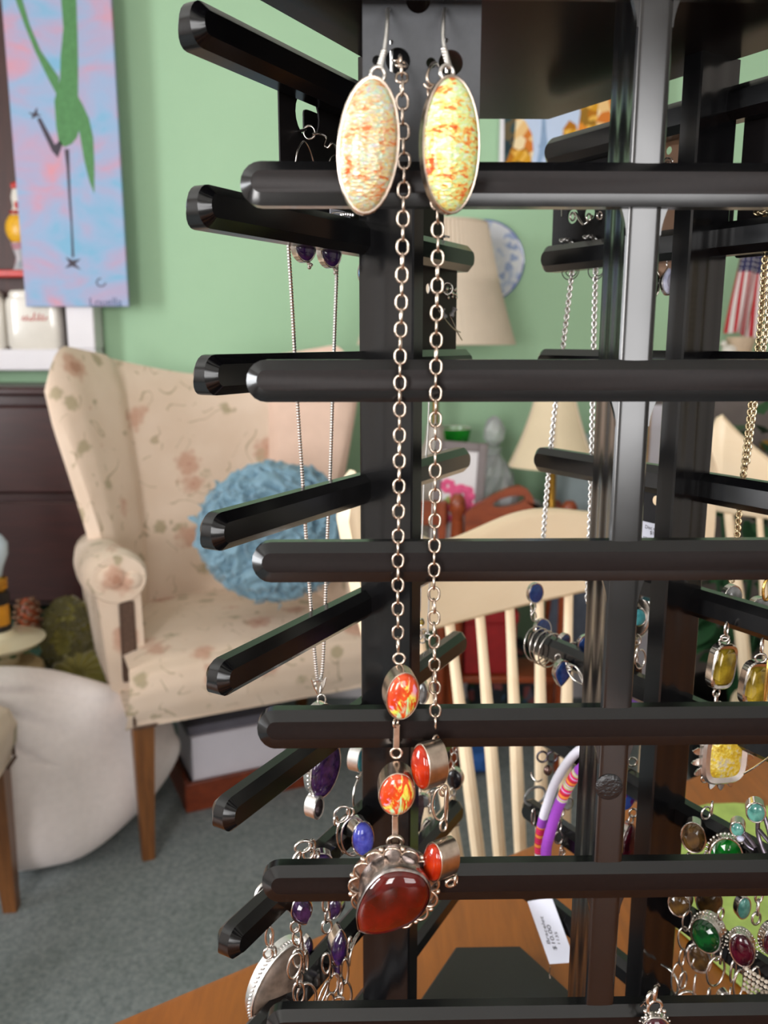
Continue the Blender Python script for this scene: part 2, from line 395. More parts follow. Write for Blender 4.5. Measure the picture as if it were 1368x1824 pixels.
Yl, Pk, Wh, Or, Gn, Cy, Li, Rd = (.95, .86, .30), (.92, .45, .62), (.98, .96, .90), (.86, .20, .03), (.62, .95, .42), (.62, .93, .92), (.72, .52, .92), (.80, .07, .01)
M['opal_foil_pale'] = m_dichroic('pale_dichroic_foil', [(.26, (.55, .10, .02)), (.35, (.62, .22, .07)), (.40, (.60, .40, .24)), (.45, (.62, .52, .18)), (.51, (.56, .44, .38)), (.56, (.58, .60, .30)), (.62, (.44, .62, .54)), (.69, (.58, .40, .46)), (.78, (.66, .66, .52))], 130, stretch=(.8, 1, 1.7), fine=620, metal=.2, coat=.3)
M['opal_foil_bright'] = m_dichroic('bright_dichroic_foil', [(.30, (.66, .10, .02)), (.37, (.80, .26, .05)), (.42, (.80, .58, .14)), (.48, (.80, .80, .28)), (.55, (.56, .82, .36)), (.61, (.80, .84, .56)), (.68, (.70, .80, .66)), (.78, (.80, .42, .50))], 130, stretch=(.8, 1, 1.7), fine=620, metal=.25, coat=.5)
def m_fire():
    """orange glass over streaky foil: red-orange ground, colour-shifting flashes"""
    t = NT('fire_orange_dichroic_glass'); t.set(rough=.2, coat=.8, coatr=.03, spec=.3, metal=.15)
    m = t.coord(rot=(0, R(30), 0), scale=(1.0, 1, .55)); base = t.n('ShaderNodeTexNoise', i_Scale=210.0, i_Detail=4.0); t.l(m, 'Vector', base, 'Vector')
    rb = t.ramp([(.35, (.52, .035, .006)), (.65, (.80, .085, .012))]); t.l(base, 'Fac', rb, 'Fac')
    h = t.n('ShaderNodeTexNoise', i_Scale=120.0, i_Detail=1.0); t.l(m, 'Vector', h, 'Vector')
    rh = t.ramp([(.34, (.75, .30, .62)), (.42, (.85, .36, .50)), (.50, (.88, .75, .10)), (.58, (.60, .85, .14)), (.66, (.50, .85, .60)), (.74, (.85, .60, .10))]); t.l(h, 'Fac', rh, 'Fac')
    k = t.n('ShaderNodeTexNoise', i_Scale=150.0, i_Detail=5.0, i_Roughness=.6, i_Distortion=1.6); t.l(t.coord(rot=(0, R(38), 0), scale=(1.4, 1, .5)), 'Vector', k, 'Vector')
    q = t.n('ShaderNodeMapRange'); t.l(k, 'Fac', q, 'Value'); q.inputs['From Min'].default_value = .50; q.inputs['From Max'].default_value = .58
    x = t.n('ShaderNodeMix', data_type='RGBA'); t.l(q, 'Result', x, 0); t.l(rb, 'Color', x, 6); t.l(rh, 'Color', x, 7); t.l(x, 2, t.b, 'Base Color'); t.bump(k, 'Fac', .25, .0006); return t.m
M['fire_foil'] = m_fire()
M['carnelian'] = m_gem('orange_carnelian', (178, 46, 8), (146, 26, 6), .1, scale=220)
M['fire_opal'] = m_gem('dark_red_fire_opal', (92, 10, 3), (32, 4, 3), .07, scale=70)
M['lapis'] = m_gem('violet_blue_stone', (84, 92, 190), (56, 58, 150), .12, scale=240)
M['navy_stone'] = m_gem('navy_blue_stone', (36, 66, 122), (22, 42, 92), .14, scale=300)
M['amethyst'] = m_gem('purple_amethyst', (66, 38, 84), (32, 18, 46), .05, scale=200)
M['dark_amethyst'] = m_gem('deep_purple_amethyst', (52, 24, 76), (22, 12, 36), .05, scale=200)
M['citrine'] = m_gem('olive_yellow_citrine', (176, 150, 44), (96, 78, 20), .04, scale=110)
M['gold_foil_glass'] = m_dichroic('yellow_foil_glass', [(.3, (.62, .42, .03)), (.45, (.85, .66, .06)), (.56, (.93, .80, .22)), (.66, (.70, .66, .52)), (.76, (.95, .90, .60))], 130, fine=500, metal=.4)
M['smoky'] = m_gem('smoky_brown_quartz', (96, 70, 34), (36, 28, 24), .05, scale=130)
M['emerald'] = m_gem('emerald_green_glass', (14, 120, 34), (6, 52, 18), .04, scale=120)
M['dark_emerald'] = m_gem('dark_green_glass', (12, 70, 26), (6, 34, 14), .04, scale=160)
M['garnet'] = m_gem('dark_garnet', (70, 10, 26), (34, 6, 16), .05, scale=140)
M['aqua'] = m_gem('sea_green_glass', (96, 158, 146), (44, 98, 92), .05, scale=200)
M['turquoise'] = m_gem('turquoise_stone', (90, 178, 186), (60, 140, 150), .25, scale=160)
M['jasper'] = plain('mottled_grey_brown_jasper', (96, 82, 72), .42, .45, 130, spec=.25)
M['onyx'] = m_gem('black_onyx', (22, 20, 26), (10, 9, 12), .08)
M['moon'] = m_gem('grey_moonstone', (128, 128, 128), (86, 86, 84), .08, scale=150)
M['crystal'] = m_gem('pale_crystal', (206, 208, 226), (160, 162, 190), .05, scale=200)
M['card_grey'] = plain('charcoal_grey_card', (74, 76, 80), .6, .05, 400, .03)
M['card_black'] = plain('black_velvet_card', (15, 12, 14), .55, .2, 300, spec=.2)
M['card_wine'] = plain('wine_black_card', (26, 7, 10), .5, .2, 300, spec=.25)
M['card_kraft'] = plain('brown_kraft_card', (150, 116, 92), .7, .06, 120)
M['label_white'] = plain('white_label_paper', (212, 214, 226), .7, .02, 40)
M['rubber'] = plain('clear_grey_rubber', (150, 150, 152), .4, .05, 60)
M['bead_white'] = plain('white_clay_bead', (226, 224, 234), .5, .03, 200)
M['bead_purple'] = plain('purple_clay_bead', (160, 72, 190), .5, .04, 200)
for k_, c_ in (('bead_pink', (226, 40, 120)), ('bead_red', (206, 44, 60)), ('bead_orange', (240, 150, 70)), ('bead_lilac', (214, 184, 226)), ('bead_lime', (196, 206, 100))):
    M[k_] = plain(k_.replace('bead_', '') + '_clay_bead', c_, .5, .04, 200)
M['green_mat'] = plain('lime_green_cloth', (166, 192, 100), .8, .14, 60, .2)
M['shade_linen'] = plain('pleated_linen_shade', (214, 198, 178), .85, .03, 20)
M['shade_cream'] = plain('cream_silk_shade', (226, 208, 176), .8, .03, 20)
M['frame_grey'] = plain('taupe_grey_frame', (120, 110, 110), .5, .06, 30)
M['mat_white'] = plain('white_picture_mat', (226, 222, 224), .7, .02, 20)
M['flower_pink'] = plain('pink_flower_print', (224, 88, 136), .7, .15, 60)
M['leaf_green'] = plain('yellow_green_leaf', (150, 170, 90), .7, .15, 60)
M['green_glass'] = m_gem('green_glass_bowl', (28, 150, 40), (16, 104, 28), .06, scale=30)
M['clear_glass'] = m_glass('clear_cut_glass', (244, 246, 248), .05)
M['red_cloth'] = plain('dark_red_box_card', (146, 14, 18), .6, .12, 30)
M['blue_cloth'] = plain('bright_blue_cloth', (44, 96, 170), .8, .1, 40)
M['grey_cloth'] = plain('pale_blue_grey_cloth', (160, 174, 178), .9, .05, 18, .05)
M['slate'] = plain('slate_grey_cloth', (84, 90, 104), .9, .1, 30)
M['lime'] = plain('lime_green_plastic', (120, 160, 36), .4, .06, 30)
M['kraft_wood'] = m_wood('tan_frame_wood', (150, 112, 70), (190, 150, 100), scale=(1, 8, 8))
M['taupe'] = plain('taupe_painted_board', (110, 100, 96), .7, .08, 20)
M['foliage'] = plain('dark_green_leaf', (38, 84, 48), .6, .3, 40)
M['terracotta'] = plain('pale_clay', (200, 176, 150), .8, .08, 40)
M['flag_red'] = plain('flag_red_cloth', (178, 34, 44), .85, .06, 90)
M['flag_white'] = plain('flag_white_cloth', (220, 212, 210), .85, .03, 90)
M['flag_blue'] = plain('flag_blue_cloth', (44, 44, 80), .85, .06, 90)
M['figure_yellow'] = plain('yellow_glazed_ceramic', (226, 170, 40), .3, .1, 30)
M['figure_white'] = plain('white_glazed_ceramic', (222, 216, 206), .2, .04, 20, coat=.4)
M['figure_red'] = plain('red_glazed_ceramic', (190, 40, 30), .3, .08, 30)
M['shelf_dark'] = m_wood('dark_brown_back_board', (48, 22, 18), (70, 34, 26), scale=(8, 8, 1), rough=.5)
def m_mottle(name, cols, scale):
    t = NT(name); t.set(rough=.85, spec=.2); m = t.coord(); v = t.n('ShaderNodeTexVoronoi', i_Scale=scale); t.l(m, 'Vector', v, 'Vector')
    sc = t.n('ShaderNodeSeparateColor'); t.l(v, 'Color', sc, 'Color')
    r = t.ramp([((i + .5) / len(cols), lin(c)) for i, c in enumerate(cols)], 'CONSTANT'); t.l(sc, 'Red', r, 'Fac'); t.l(r, 'Color', t.b, 'Base Color'); return t.m
M['plate_blue'] = m_mottle('blue_and_white_transfer', [(206, 208, 214), (206, 208, 214), (150, 164, 196), (212, 214, 216), (176, 186, 206)], 55)
M['print_cloth'] = m_mottle('dark_flowered_cloth', [(52, 58, 62), (66, 92, 116), (52, 58, 62), (150, 86, 84), (60, 84, 60), (110, 104, 116), (46, 50, 54)], 32)
M['pale_print'] = m_mottle('pale_flowered_cloth', [(170, 168, 172), (186, 180, 184), (176, 128, 138), (150, 154, 162)], 40)
M['paint_sky'] = plain('painted_pale_sky', (190, 206, 232), .6, .06, 10)
M['paint_autumn'] = m_mottle('painted_autumn_leaves', [(206, 150, 40), (176, 112, 30), (226, 176, 80), (150, 110, 40), (222, 140, 50)], 45)
M['paint_facade'] = m_mottle('painted_facades', [(230, 190, 130), (206, 120, 50), (236, 214, 170), (190, 90, 40)], 26)
M['paint_teal'] = m_mottle('painted_dark_awnings', [(54, 76, 78), (96, 84, 60), (40, 56, 62)], 40)
M['paint_tower'] = plain('painted_blue_grey_tower', (132, 158, 190), .6, .08, 30)
# ------------------------------------------------------------------ room shell
def wall(name, g, m, kind='structure'): return obj(name, g, m, None, kind=kind, smooth=False)
T_ = .1
wall('floor', G().box(((XL + XR) / 2, (YF + YB) / 2, -.05), (XR - XL + .4, YB - YF + .4, .1)), M['carpet'])
wall('ceiling', G().box(((XL + XR) / 2, (YF + YB) / 2, ZC + .05), (XR - XL + .4, YB - YF + .4, .1)), M['ceiling'])
wall('wall_back', G().box(((XL + XR) / 2, YB + T_ / 2, ZC / 2), (XR - XL + .4, T_, ZC)), M['wall'])
wall('wall_right', G().box((XR + T_ / 2, (YF + YB) / 2, ZC / 2), (T_, YB - YF, ZC)), M['pale_wall'])
def holed(name, axis, pos, lo, hi, wins):
    g = G(); cuts = sorted(wins); cur = lo
    def blk(a, b, z0, z1):
        if b - a < 1e-4 or z1 - z0 < 1e-4: return
        if axis == 'x': g.box(((a + b) / 2, pos, (z0 + z1) / 2), (b - a, T_, z1 - z0))
        else: g.box((pos, (a + b) / 2, (z0 + z1) / 2), (T_, b - a, z1 - z0))
    for (a, b, c, d) in cuts:
        blk(cur, a, 0, ZC); blk(a, b, 0, c); blk(a, b, d, ZC); cur = b
    blk(cur, hi, 0, ZC); wall(name, g, M['pale_wall'])
holed('wall_front', 'x', YF - T_ / 2, XL - .1, XR + .1, WIN_FRONT)
holed('wall_left', 'y', XL - T_ / 2, YF, YB, WIN_LEFT)
def window(n, axis, pos, a, b, c, d):
    g = G(); s = .05
    def bar(u0, u1, z0, z1, th=.06):
        if axis == 'x': g.box(((u0 + u1) / 2, pos, (z0 + z1) / 2), (u1 - u0, th, z1 - z0))
        else: g.box((pos, (u0 + u1) / 2, (z0 + z1) / 2), (th, u1 - u0, z1 - z0))
    bar(a, b, c, c + s); bar(a, b, d - s, d); bar(a, a + s, c + s, d - s); bar(b - s, b, c + s, d - s)
    zm = (c + d) / 2; bar(a + s, b - s, zm - .02, zm + .02, .04)
    wall('window_%d' % n, g, M['white_paint'])
k = 1
for q in WIN_FRONT: window(k, 'x', YF - .05, *q); k += 1
for q in WIN_LEFT: window(k, 'y', XL - .05, *q); k += 1
wall('baseboard_back', G().box(((XL + XR) / 2, YB - .008, .05), (XR - XL, .016, .1), bev=.003), M['white_paint'])

# ------------------------------------------------------------------ table that carries the stand
TZ = .75
def build_table():
    e = Vector((.836, .545, 0)).normalized(); nrm = Vector((e.y, -e.x, 0))       # e along the far edge, nrm into the table
    p0 = PZ(170, 1824, TZ)
    o = p0 - e * .55; L, Wd = 2.3, 1.25
    root = thing('wooden_table', 'orange-brown wooden table carrying the jewelry stand', 'table', (o + e * L / 2 + nrm * Wd / 2) * 1 - Vector((0, 0, TZ)))
    th = .03; F = frame(o - Vector((0, 0, th / 2)), e, nrm, (0, 0, 1))
    F2 = frame(o + e * L / 2 + nrm * Wd / 2 - Vector((0, 0, th)), e, nrm, (0, 0, 1))
    out = superoval(L / 2, Wd / 2, 14, 64)
    g = G(); ins1 = inset(out, .004); ins2 = inset(out, .012)
    g.loft([[(x, y, 0) for x, y in ins2], [(x, y, .006) for x, y in out], [(x, y, th - .010) for x, y in out], [(x, y, th - .003) for x, y in ins1], [(x, y, th) for x, y in ins2]], True, (True, True), F2)
    obj('tabletop', g, M['table_wood'], root)
    ap = G().box((L / 2, Wd / 2, -.06), (L - .3, Wd - .3, .09), F); obj('apron', ap, M['table_wood'], root)
    for a in (.15, L - .15):
        for b in (.15, Wd - .15):
            c = o + e * a + nrm * b
            g = G().lathe([(.02, 0), (.026, .02), (.02, .06), (.028, .3), (.034, .6), (.036, TZ - th - .08), (.036, TZ - th - .02)], 16, Matrix.Translation((c.x, c.y, 0)), caps=(True, True)); obj('leg', g, M['table_wood'], root)
    return root
build_table()
# ------------------------------------------------------------------ rotating three-sided black jewelry stand
SC = Vector((.09452, .47059, 0)); PSI = .0198; RAD = .12061; ARM = .15173; SP = .07415; Z2 = H - .015867
def lvl(k): return Z2 - (k - 2) * SP
class Tree: pass
TR = {}
for nm, a in (('f', 0.0), ('l', -2 * math.pi / 3), ('r', 2 * math.pi / 3)):
    t = Tree(); a += PSI
    t.e = Vector((math.cos(a), math.sin(a), 0)); t.n = Vector((math.sin(a), -math.cos(a), 0)); t.c = SC + t.n * RAD; TR[nm] = t
def tp(tree, px, py, off=0.0):
    """point seen at pixel px,py in the vertical plane of a tree's arms, off metres outward"""
    t = TR[tree]; return hit(px, py, t.c + t.n * off, t.n)
def arm_at(tree, a, k, off=0.0, dz=0.0):
    t = TR[tree]; p = t.c + t.e * a + t.n * off; return Vector((p.x, p.y, lvl(k) + dz))
AH, AD, ACH = .0094, .0074, .0044      # arm half height, half depth, chamfer
stand = thing('jewelry_stand', 'black glossy plastic three-sided stand of tiered arms hung with jewelry', 'jewelry stand', (SC.x, SC.y, TZ))
plate = [TR['f'].c - TR['f'].e * ARM, TR['f'].c + TR['f'].e * ARM, TR['r'].c - TR['r'].e * ARM, TR['r'].c + TR['r'].e * ARM, TR['l'].c + TR['l'].e * -ARM, TR['l'].c + TR['l'].e * ARM]
def plate_mesh(z0, z1, k, ch):
    pts = [(SC + (p - SC) * k) for p in plate]; o = [(p.x, p.y) for p in pts]; i = inset(o, ch); g = G()
    g.loft([[(x, y, z0) for x, y in i], [(x, y, z0 + ch) for x, y in o], [(x, y, z1 - ch) for x, y in o], [(x, y, z1) for x, y in i]]); return g
# order of the tips round the plan must be a ring
obj('base', plate_mesh(TZ, H - .518, .985, .0015), plain('matt_black_base', (26, 28, 28), .5, .1, 300), stand, ang=20)
obj('top_plate', plate_mesh(H + .156, H + .170, 1.0, .0015), plain('dark_brown_satin_plastic', (20, 13, 12), .22, .15, 300, spec=.12), stand, ang=20)
ZB, ZT = H - .518, H + .156
for nm in 'flr':
    t = TR[nm]; F = frame(t.c + t.e * (.0038 if nm == 'f' else 0), t.e, -t.n, (0, 0, 1))          # local x along arm, y inward, z up
    # post: narrow outer face, ribbed broad sides
    hw = .0068; y0, y1 = -.0028 if nm != 'l' else -.001, .0305 if nm != 'l' else .0355; rb = .00016 if nm == 'l' else .00034; out = [(-hw + .0006, y0 + .0004)] + [((q / 4 - 1) * (hw - .0012), y0 + .00016 * (q / 4 - 1) ** 2) for q in range(9)] + [(hw - .0006, y0 + .0004), (hw, y0 + .0014)]
    N = 26
    for i in range(N + 1):
        q = i / N; out.append((hw - rb * (.5 - .5 * math.cos(2 * math.pi * q * 2)), y0 + .002 + (y1 - y0 - .004) * q))
    out += [(hw, y1 - .001), (hw - .001, y1), (-hw + .001, y1), (-hw, y1 - .001)]
    for i in range(N + 1):
        q = 1 - i / N; out.append((-hw + rb * (.5 - .5 * math.cos(2 * math.pi * q * 2)), y0 + .002 + (y1 - y0 - .004) * q))
    out += [(-hw, y0 + .0014)]
    g = G().loft([[(x, y, ZB) for x, y in out], [(x, y, ZT) for x, y in out]], True, (True, True), F)
    # fillets where an arm meets the post's outer face
    for k in range(0, 9):
        z = lvl(k)
        for sg in ((-1,) if nm == 'f' else ()):
            zz = z + sg * (AH - .001); prof = []
            rings = []
            for i in range(6):
                q = i / 5; wd = hw + 0.0022 * (1 - math.sin(q * math.pi / 2)); dz = sg * .010 * q
                rings.append([(-wd, y0 + .0006, zz + dz), (wd, y0 + .0006, zz + dz), (wd, y0 + .0035, zz + dz), (-wd, y0 + .0035, zz + dz)])
            if sg < 0: rings = rings[::-1]
            g.loft(rings, True, (True, True), F)
    obj('post', g, M['plastic_post'] if nm == 'f' else M['plastic'], stand, ang=30)
first = None
for nm in 'lrf':
    t = TR[nm]
    for k in range(0, 9):
        F = frame(Vector((t.c.x, t.c.y, lvl(k))), t.e, -t.n, (0, 0, 1)) @ Matrix.Diagonal((1, .82, .88, 1) if nm == 'f' else (1, 1, 1, 1))
        if first is None:
            WPOS_ = F
            so = stadium(ARM, AH, 10, AH * .85); si = inset(so, ACH)
            fr = [(x, -AD, z if q[1] > -AH * .3 else z + .0008) for (x, z), q in zip(si, so)]                                  # steep lower bevel on the outer side
            f1 = [(x, -AD + ACH * (1 if z > 0 else max(.28, 1 + z / AH * .72)), z) for x, z in so]
            g = G().loft([fr, f1, [(x, AD - ACH, z) for x, z in so], [(x, AD, z) for x, z in si]])
            nn = len(so); g.mi[3 * nn] = 1      # satin outer face
            first = obj('arm', g, [M['plastic'], M['plastic_matte']], stand, ang=28); first.data.transform(Matrix.Translation(Vector(first.location) + WPOS[stand.name])); o = first
            o.matrix_basis = Matrix.Translation(-WPOS[stand.name]) @ F; WPOS[o.name] = F.translation.copy()
        else: like(first, stand, F)
# clear round sticker dot on the front post
c = tp('f', 1085, 1402, .0030); g = G(); t = TR['f']
F = frame(c, t.e, (0, 0, 1), t.n)
g.lathe([(.0001, .0006), (.0035, .0007), (.0055, .0005), (.0062, 0)], 24, F)
obj('clear_sticker_dot', g, plain('clear_scratched_sticker', (26, 26, 28), .22, .4, 700, .5), stand, label='clear round sticker dot')
# ------------------------------------------------------------------ floral wing armchair (local frame: x viewer's right, -y front)
def chair_mesh(root, pink):
    # --- seat block with crowned cushion top, flared front rail
    def seat(u, v):
        # u 0..1 across, v 0..1 profile from front-bottom round to back
        x = (u - .5) * 2
        prof = [(-.335, .37), (-.352, .41), (-.358, .455), (-.345, .492), (-.30, .512), (-.18, .522), (0, .520), (.18, .505), (.30, .49)]
        q = v * (len(prof) - 1); i = min(int(q), len(prof) - 2); f = q - i
        y = prof[i][0] * (1 - f) + prof[i + 1][0] * f; z = prof[i][1] * (1 - f) + prof[i + 1][1] * f
        hw = .335 + .02 * max(0, 1 - v * 2)
        z += .016 * (1 - x * x) * min(1, v * 3) - .012 * max(0, abs(x) - .85) / .15
        return Vector((x * hw, y + .012 * (x * x) * (1 if v < .5 else 0), z))
    g = G().grid(seat, 25, 33)
    hw = .335
    g.loft([[(-hw, -.33, .362), (hw, -.33, .362), (hw * .96, .30, .362), (-hw * .96, .30, .362)], [(-.353, -.33, .40), (.353, -.33, .40), (hw, .30, .47), (-hw, .30, .47)]])
    o = obj('seat', g, M['floral'], root, ang=60)
    # --- back with wings: a U-shaped padded shell
    def shell(side_only=None):
        def mid(a, b):
            # a -1..1 along the U (ends are the wing fronts), b 0..1 height
            s = abs(a); sg = 1 if a > 0 else -1
            top = b ** 1.3
            wu = .315 + .105 * top                          # half width, flaring upwards
            wb = .240 + .022 * top                          # half width of the back itself, flaring upwards
            if s < .50:
                q = s / .50; x = sg * wb * .84 * q; y = .27 + .10 * b - .02 * q * q
            elif s < .66:
                q = (s - .50) / .16; x = sg * wb * (.84 + .16 * math.sin(q * math.pi / 2)); y = .25 + .10 * b - .05 * (1 - math.cos(q * math.pi / 2))
            else:
                q = (s - .66) / .34; x = sg * (wb + (.06 + .125 * top) * q); y = .20 + .10 * b - (.19 - .05 * (1 - b)) * q
            peak = 1.160 + .088 * min(1, s / .9) ** 1.25 - .10 * max(0, (s - .88) / .12) ** 2.2
            z = .40 + (peak - .40) * b
            return Vector((x, y, z))
        return mid
    mid = shell()
    def closed_shell(a0, a1, n):
        g = G(); nb = 18; rings = []
        for i in range(n):
            a = a0 + (a1 - a0) * i / (n - 1)
            ring = []
            e = .004
            for j in range(nb + 1):
                b = j / nb; p = mid(a, b)
                da = (mid(min(1, a + e), b) - mid(max(-1, a - e), b)).normalized(); nrm = Vector((da.y, -da.x, 0)).normalized()   # to the inside (front)
                th = (.045 - .016 * max(0, min(1, (abs(a) - .55) / .3))) * min(1, (1 - b) * 5 + .35) * (1 if abs(a) < .97 else .7)
                puff = .012 * math.sin(min(1, b * 1.2) * math.pi) * (math.cos(a * 9) * .5 + .5)
                ring.append((p, nrm, th, puff))
            pts = [p + n_ * (t + q) for p, n_, t, q in ring]
            top = ring[-1]; pts.append(top[0] + Vector((0, 0, .018)))
            pts += [p - n_ * t for p, n_, t, q in reversed(ring)]
            rings.append(pts)
        g.loft(rings, True, (True, True)); return g
    obj('back', closed_shell(-1, .60, 60), M['floral'], root, ang=70)
    obj('wing', closed_shell(.60, 1, 24), M[pink], root, ang=70, label='plain pale pink wing' if pink == 'pink_fabric' else None)
    # --- rolled arms
    for sg in (-1, 1):
        g = G(); rings = []
        for i in range(15):
            q = i / 14; y = -.215 + .46 * q
            cx = sg * (.335 + .012 * math.sin(q * 3)); cz = .705 - .03 * q
            ru, rz = .082 * (1 - .28 * q), .074 * (1 - .22 * q)
            k = (1 if i > 1 else (.80 if i == 0 else .97))
            rings.append([(cx + ru * k * math.cos(t), y, cz + rz * k * math.sin(t)) for t in [2 * math.pi * j / 20 for j in range(20)]])
        g.loft(rings[::-1]); 
        # little puckers on the scroll's front
        g.ball((sg * .350, -.217, .712), (.034, .008, .028), 12, 8); g.ball((sg * .303, -.216, .700), (.024, .008, .022), 12, 8)
        obj('arm_roll', g, M['floral'], root, ang=60)
        g = G()
        def post(q):
            y = -.195 + .40 * q
            return y
        rings = []
        for i in range(8):
            z = .40 + .27 * i / 7; s = i / 7; w_ = .048 + .010 * s
            cx = sg * (.318 + .012 * s)
            rings.append([(cx - w_, -.205, z), (cx + w_ * .8, -.205, z), (cx + w_ * .9, .28, z), (cx - w_, .28, z)])
        g.loft(rings); obj('arm_panel', g, M['floral'], root, ang=40)
        g = G(); cx = sg * .322
        g.prism([(cx - .016, .435), (cx + .016, .435), (cx + .021, .45), (cx + .020, .645), (cx - .012, .645), (cx - .018, .45)], -.2105, -.2035, .002)
        for k in range(26):
            g.ball((cx - .015, -.211, .45 + k * .0075), .0032, 6, 4); g.ball((cx + .018, -.211, .45 + k * .0075), .0032, 6, 4)
        obj('arm_trim', g, M['brown_trim'], root, ang=40, label='frayed brown gimp strip')
    # --- legs, gimp at the corners
    for sx in (-1, 1):
        for fy, sl in ((-.30, -1), (.27, 1)):
            x = sx * .312; g = G(); a, b = .026, .015
            xo, yo = sx * .006, (-.006 if sl < 0 else .07)
            g.loft([[(x + xo - b, fy + yo - b, 0), (x + xo + b, fy + yo - b, 0), (x + xo + b, fy + yo + b, 0), (x + xo - b, fy + yo + b, 0)],
                    [(x - a, fy - a, .375), (x + a, fy - a, .375), (x + a, fy + a, .375), (x - a, fy + a, .375)]])
            obj('leg', g, M['leg_wood'], root, smooth=False)
        g = G()
        for k in range(9): g.ball((sx * .335, -.336, .375 + k * .008), .0045, 6, 4)
        for k in range(8): g.ball((sx * (.335 - k * .007), -.338, .366), .0045, 6, 4)
        obj('corner_trim', g, M['brown_trim'], root, label='frayed gimp at the corner')
def place(root, corner_local, corner_world, vx, vy):
    """turn so that local -y points along (vx,vy); put corner_local at corner_world"""
    ang = math.atan2(vy, vx) + math.pi / 2
    root.rotation_euler = (0, 0, ang); rot = Matrix.Rotation(ang, 3, 'Z')
    root.location = Vector((*corner_world, 0)) - rot @ Vector((*corner_local, 0))
chair = thing('armchair', 'cream floral wing armchair with the blue ruffled cushion on its seat', 'armchair', (0, 0, 0))
chair_mesh(chair, 'pink_fabric')
chair2 = copy_tree(chair)
chair2['label'] = 'second floral armchair, only its corner and one leg showing at the left edge'
place(chair, (-.306, -.306), (-.585, 1.957), .42, -.905)
place(chair2, (.306, -.306), (-.853, 1.74), 1.0, .12)
CHM = Matrix.Translation(chair.location) @ Matrix.Rotation(chair.rotation_euler.z, 4, 'Z')
# ------------------------------------------------------------------ blue ruffled round cushion on the armchair
def cushion():
    c = P(492, 946, 2.235); root = thing('ruffled_cushion', 'round dusty-blue cushion covered in satin ruffles, propped on the armchair', 'cushion', c)
    F = CHM.to_3x3(); ex = F @ Vector((1, 0, 0)); ey = F @ Vector((0, -1, 0)); tilt = R(-16)
    n_ = (ey * math.cos(tilt) - Vector((0, 0, 1)) * math.sin(tilt)).normalized(); up = n_.cross(ex); up = (up if up.z > 0 else -up).normalized()
    Fm = frame(c, ex, up, n_); RX, RY, RZ = .212, .188, .085
    def surf(th, r, k=1.0):
        rr = (1 - abs(r) ** 2.6) ** .5 if r < 1 else 0
        return Vector((RX * r * math.cos(th), RY * r * math.sin(th), RZ * rr * k))
    def body(u, v):
        th = 2 * math.pi * u; r = math.sin(v * math.pi); z = math.cos(v * math.pi)
        q = Vector((math.cos(th) * r * RX, math.sin(th) * r * RY, z * .12)) * 17
        wv = Vector((noise.noise(q * .6), noise.noise(q * .6 + Vector((5, 1, 2))), noise.noise(q * .6 + Vector((9, 4, 7))))) * 2.2
        rid = (1 - abs(noise.noise(q + wv)) * 2.2) * .6 + (1 - abs(noise.noise(q * 2.1 + wv * 1.6)) * 2.2) * .4
        k = 1 + .10 * rid
        return Vector((RX * .93 * r * math.cos(th) * k, RY * .93 * r * math.sin(th) * k, (RZ * math.copysign(abs(z) ** .8, z)) * (1 + .42 * rid)))
    obj('cushion_body', G().grid(body, 200, 110, Fm, cu=True), M['blue_ruffle'], root, ang=80)
    g = G(); rnd = random.Random(3)
    for k in range(150):
        r = math.sqrt(rnd.random()) * .985; th = rnd.random() * 2 * math.pi; p = surf(th, r); e_ = .01
        d1 = (surf(th + e_, r) - p); d2 = (surf(th, min(.999, r + e_)) - p)
        if d1.length < 1e-7: continue
        d1.normalize(); d2.normalize(); nn = d1.cross(d2); nn = nn if nn.z > 0 else -nn; nn.normalize()
        L = .05 + rnd.random() * .05; hh = .008 + rnd.random() * .006; tw = rnd.random() * 6.28; cv = rnd.uniform(-34, 34); lean = rnd.uniform(-1.6, 1.6); ph = rnd.random() * 6
        a = d1 * math.cos(tw) + d2 * math.sin(tw); b = nn.cross(a)
        rows = []
        for i in range(9):
            q = (i / 8 - .5) * L; base = p + a * q + b * (cv * q * q * .35) - nn * .004
            wv = math.sin(i * 1.1 + ph) * .005
            rows.append([base, base + nn * hh * .55 + b * (wv + lean * hh * .4), base + nn * hh * .9 + b * (wv * 1.7 + lean * hh)])
        g.loft(rows, False, (False, False), Fm)
    obj('ruffles', g, M['blue_ruffle'], root, ang=80, kind='stuff')
cushion()

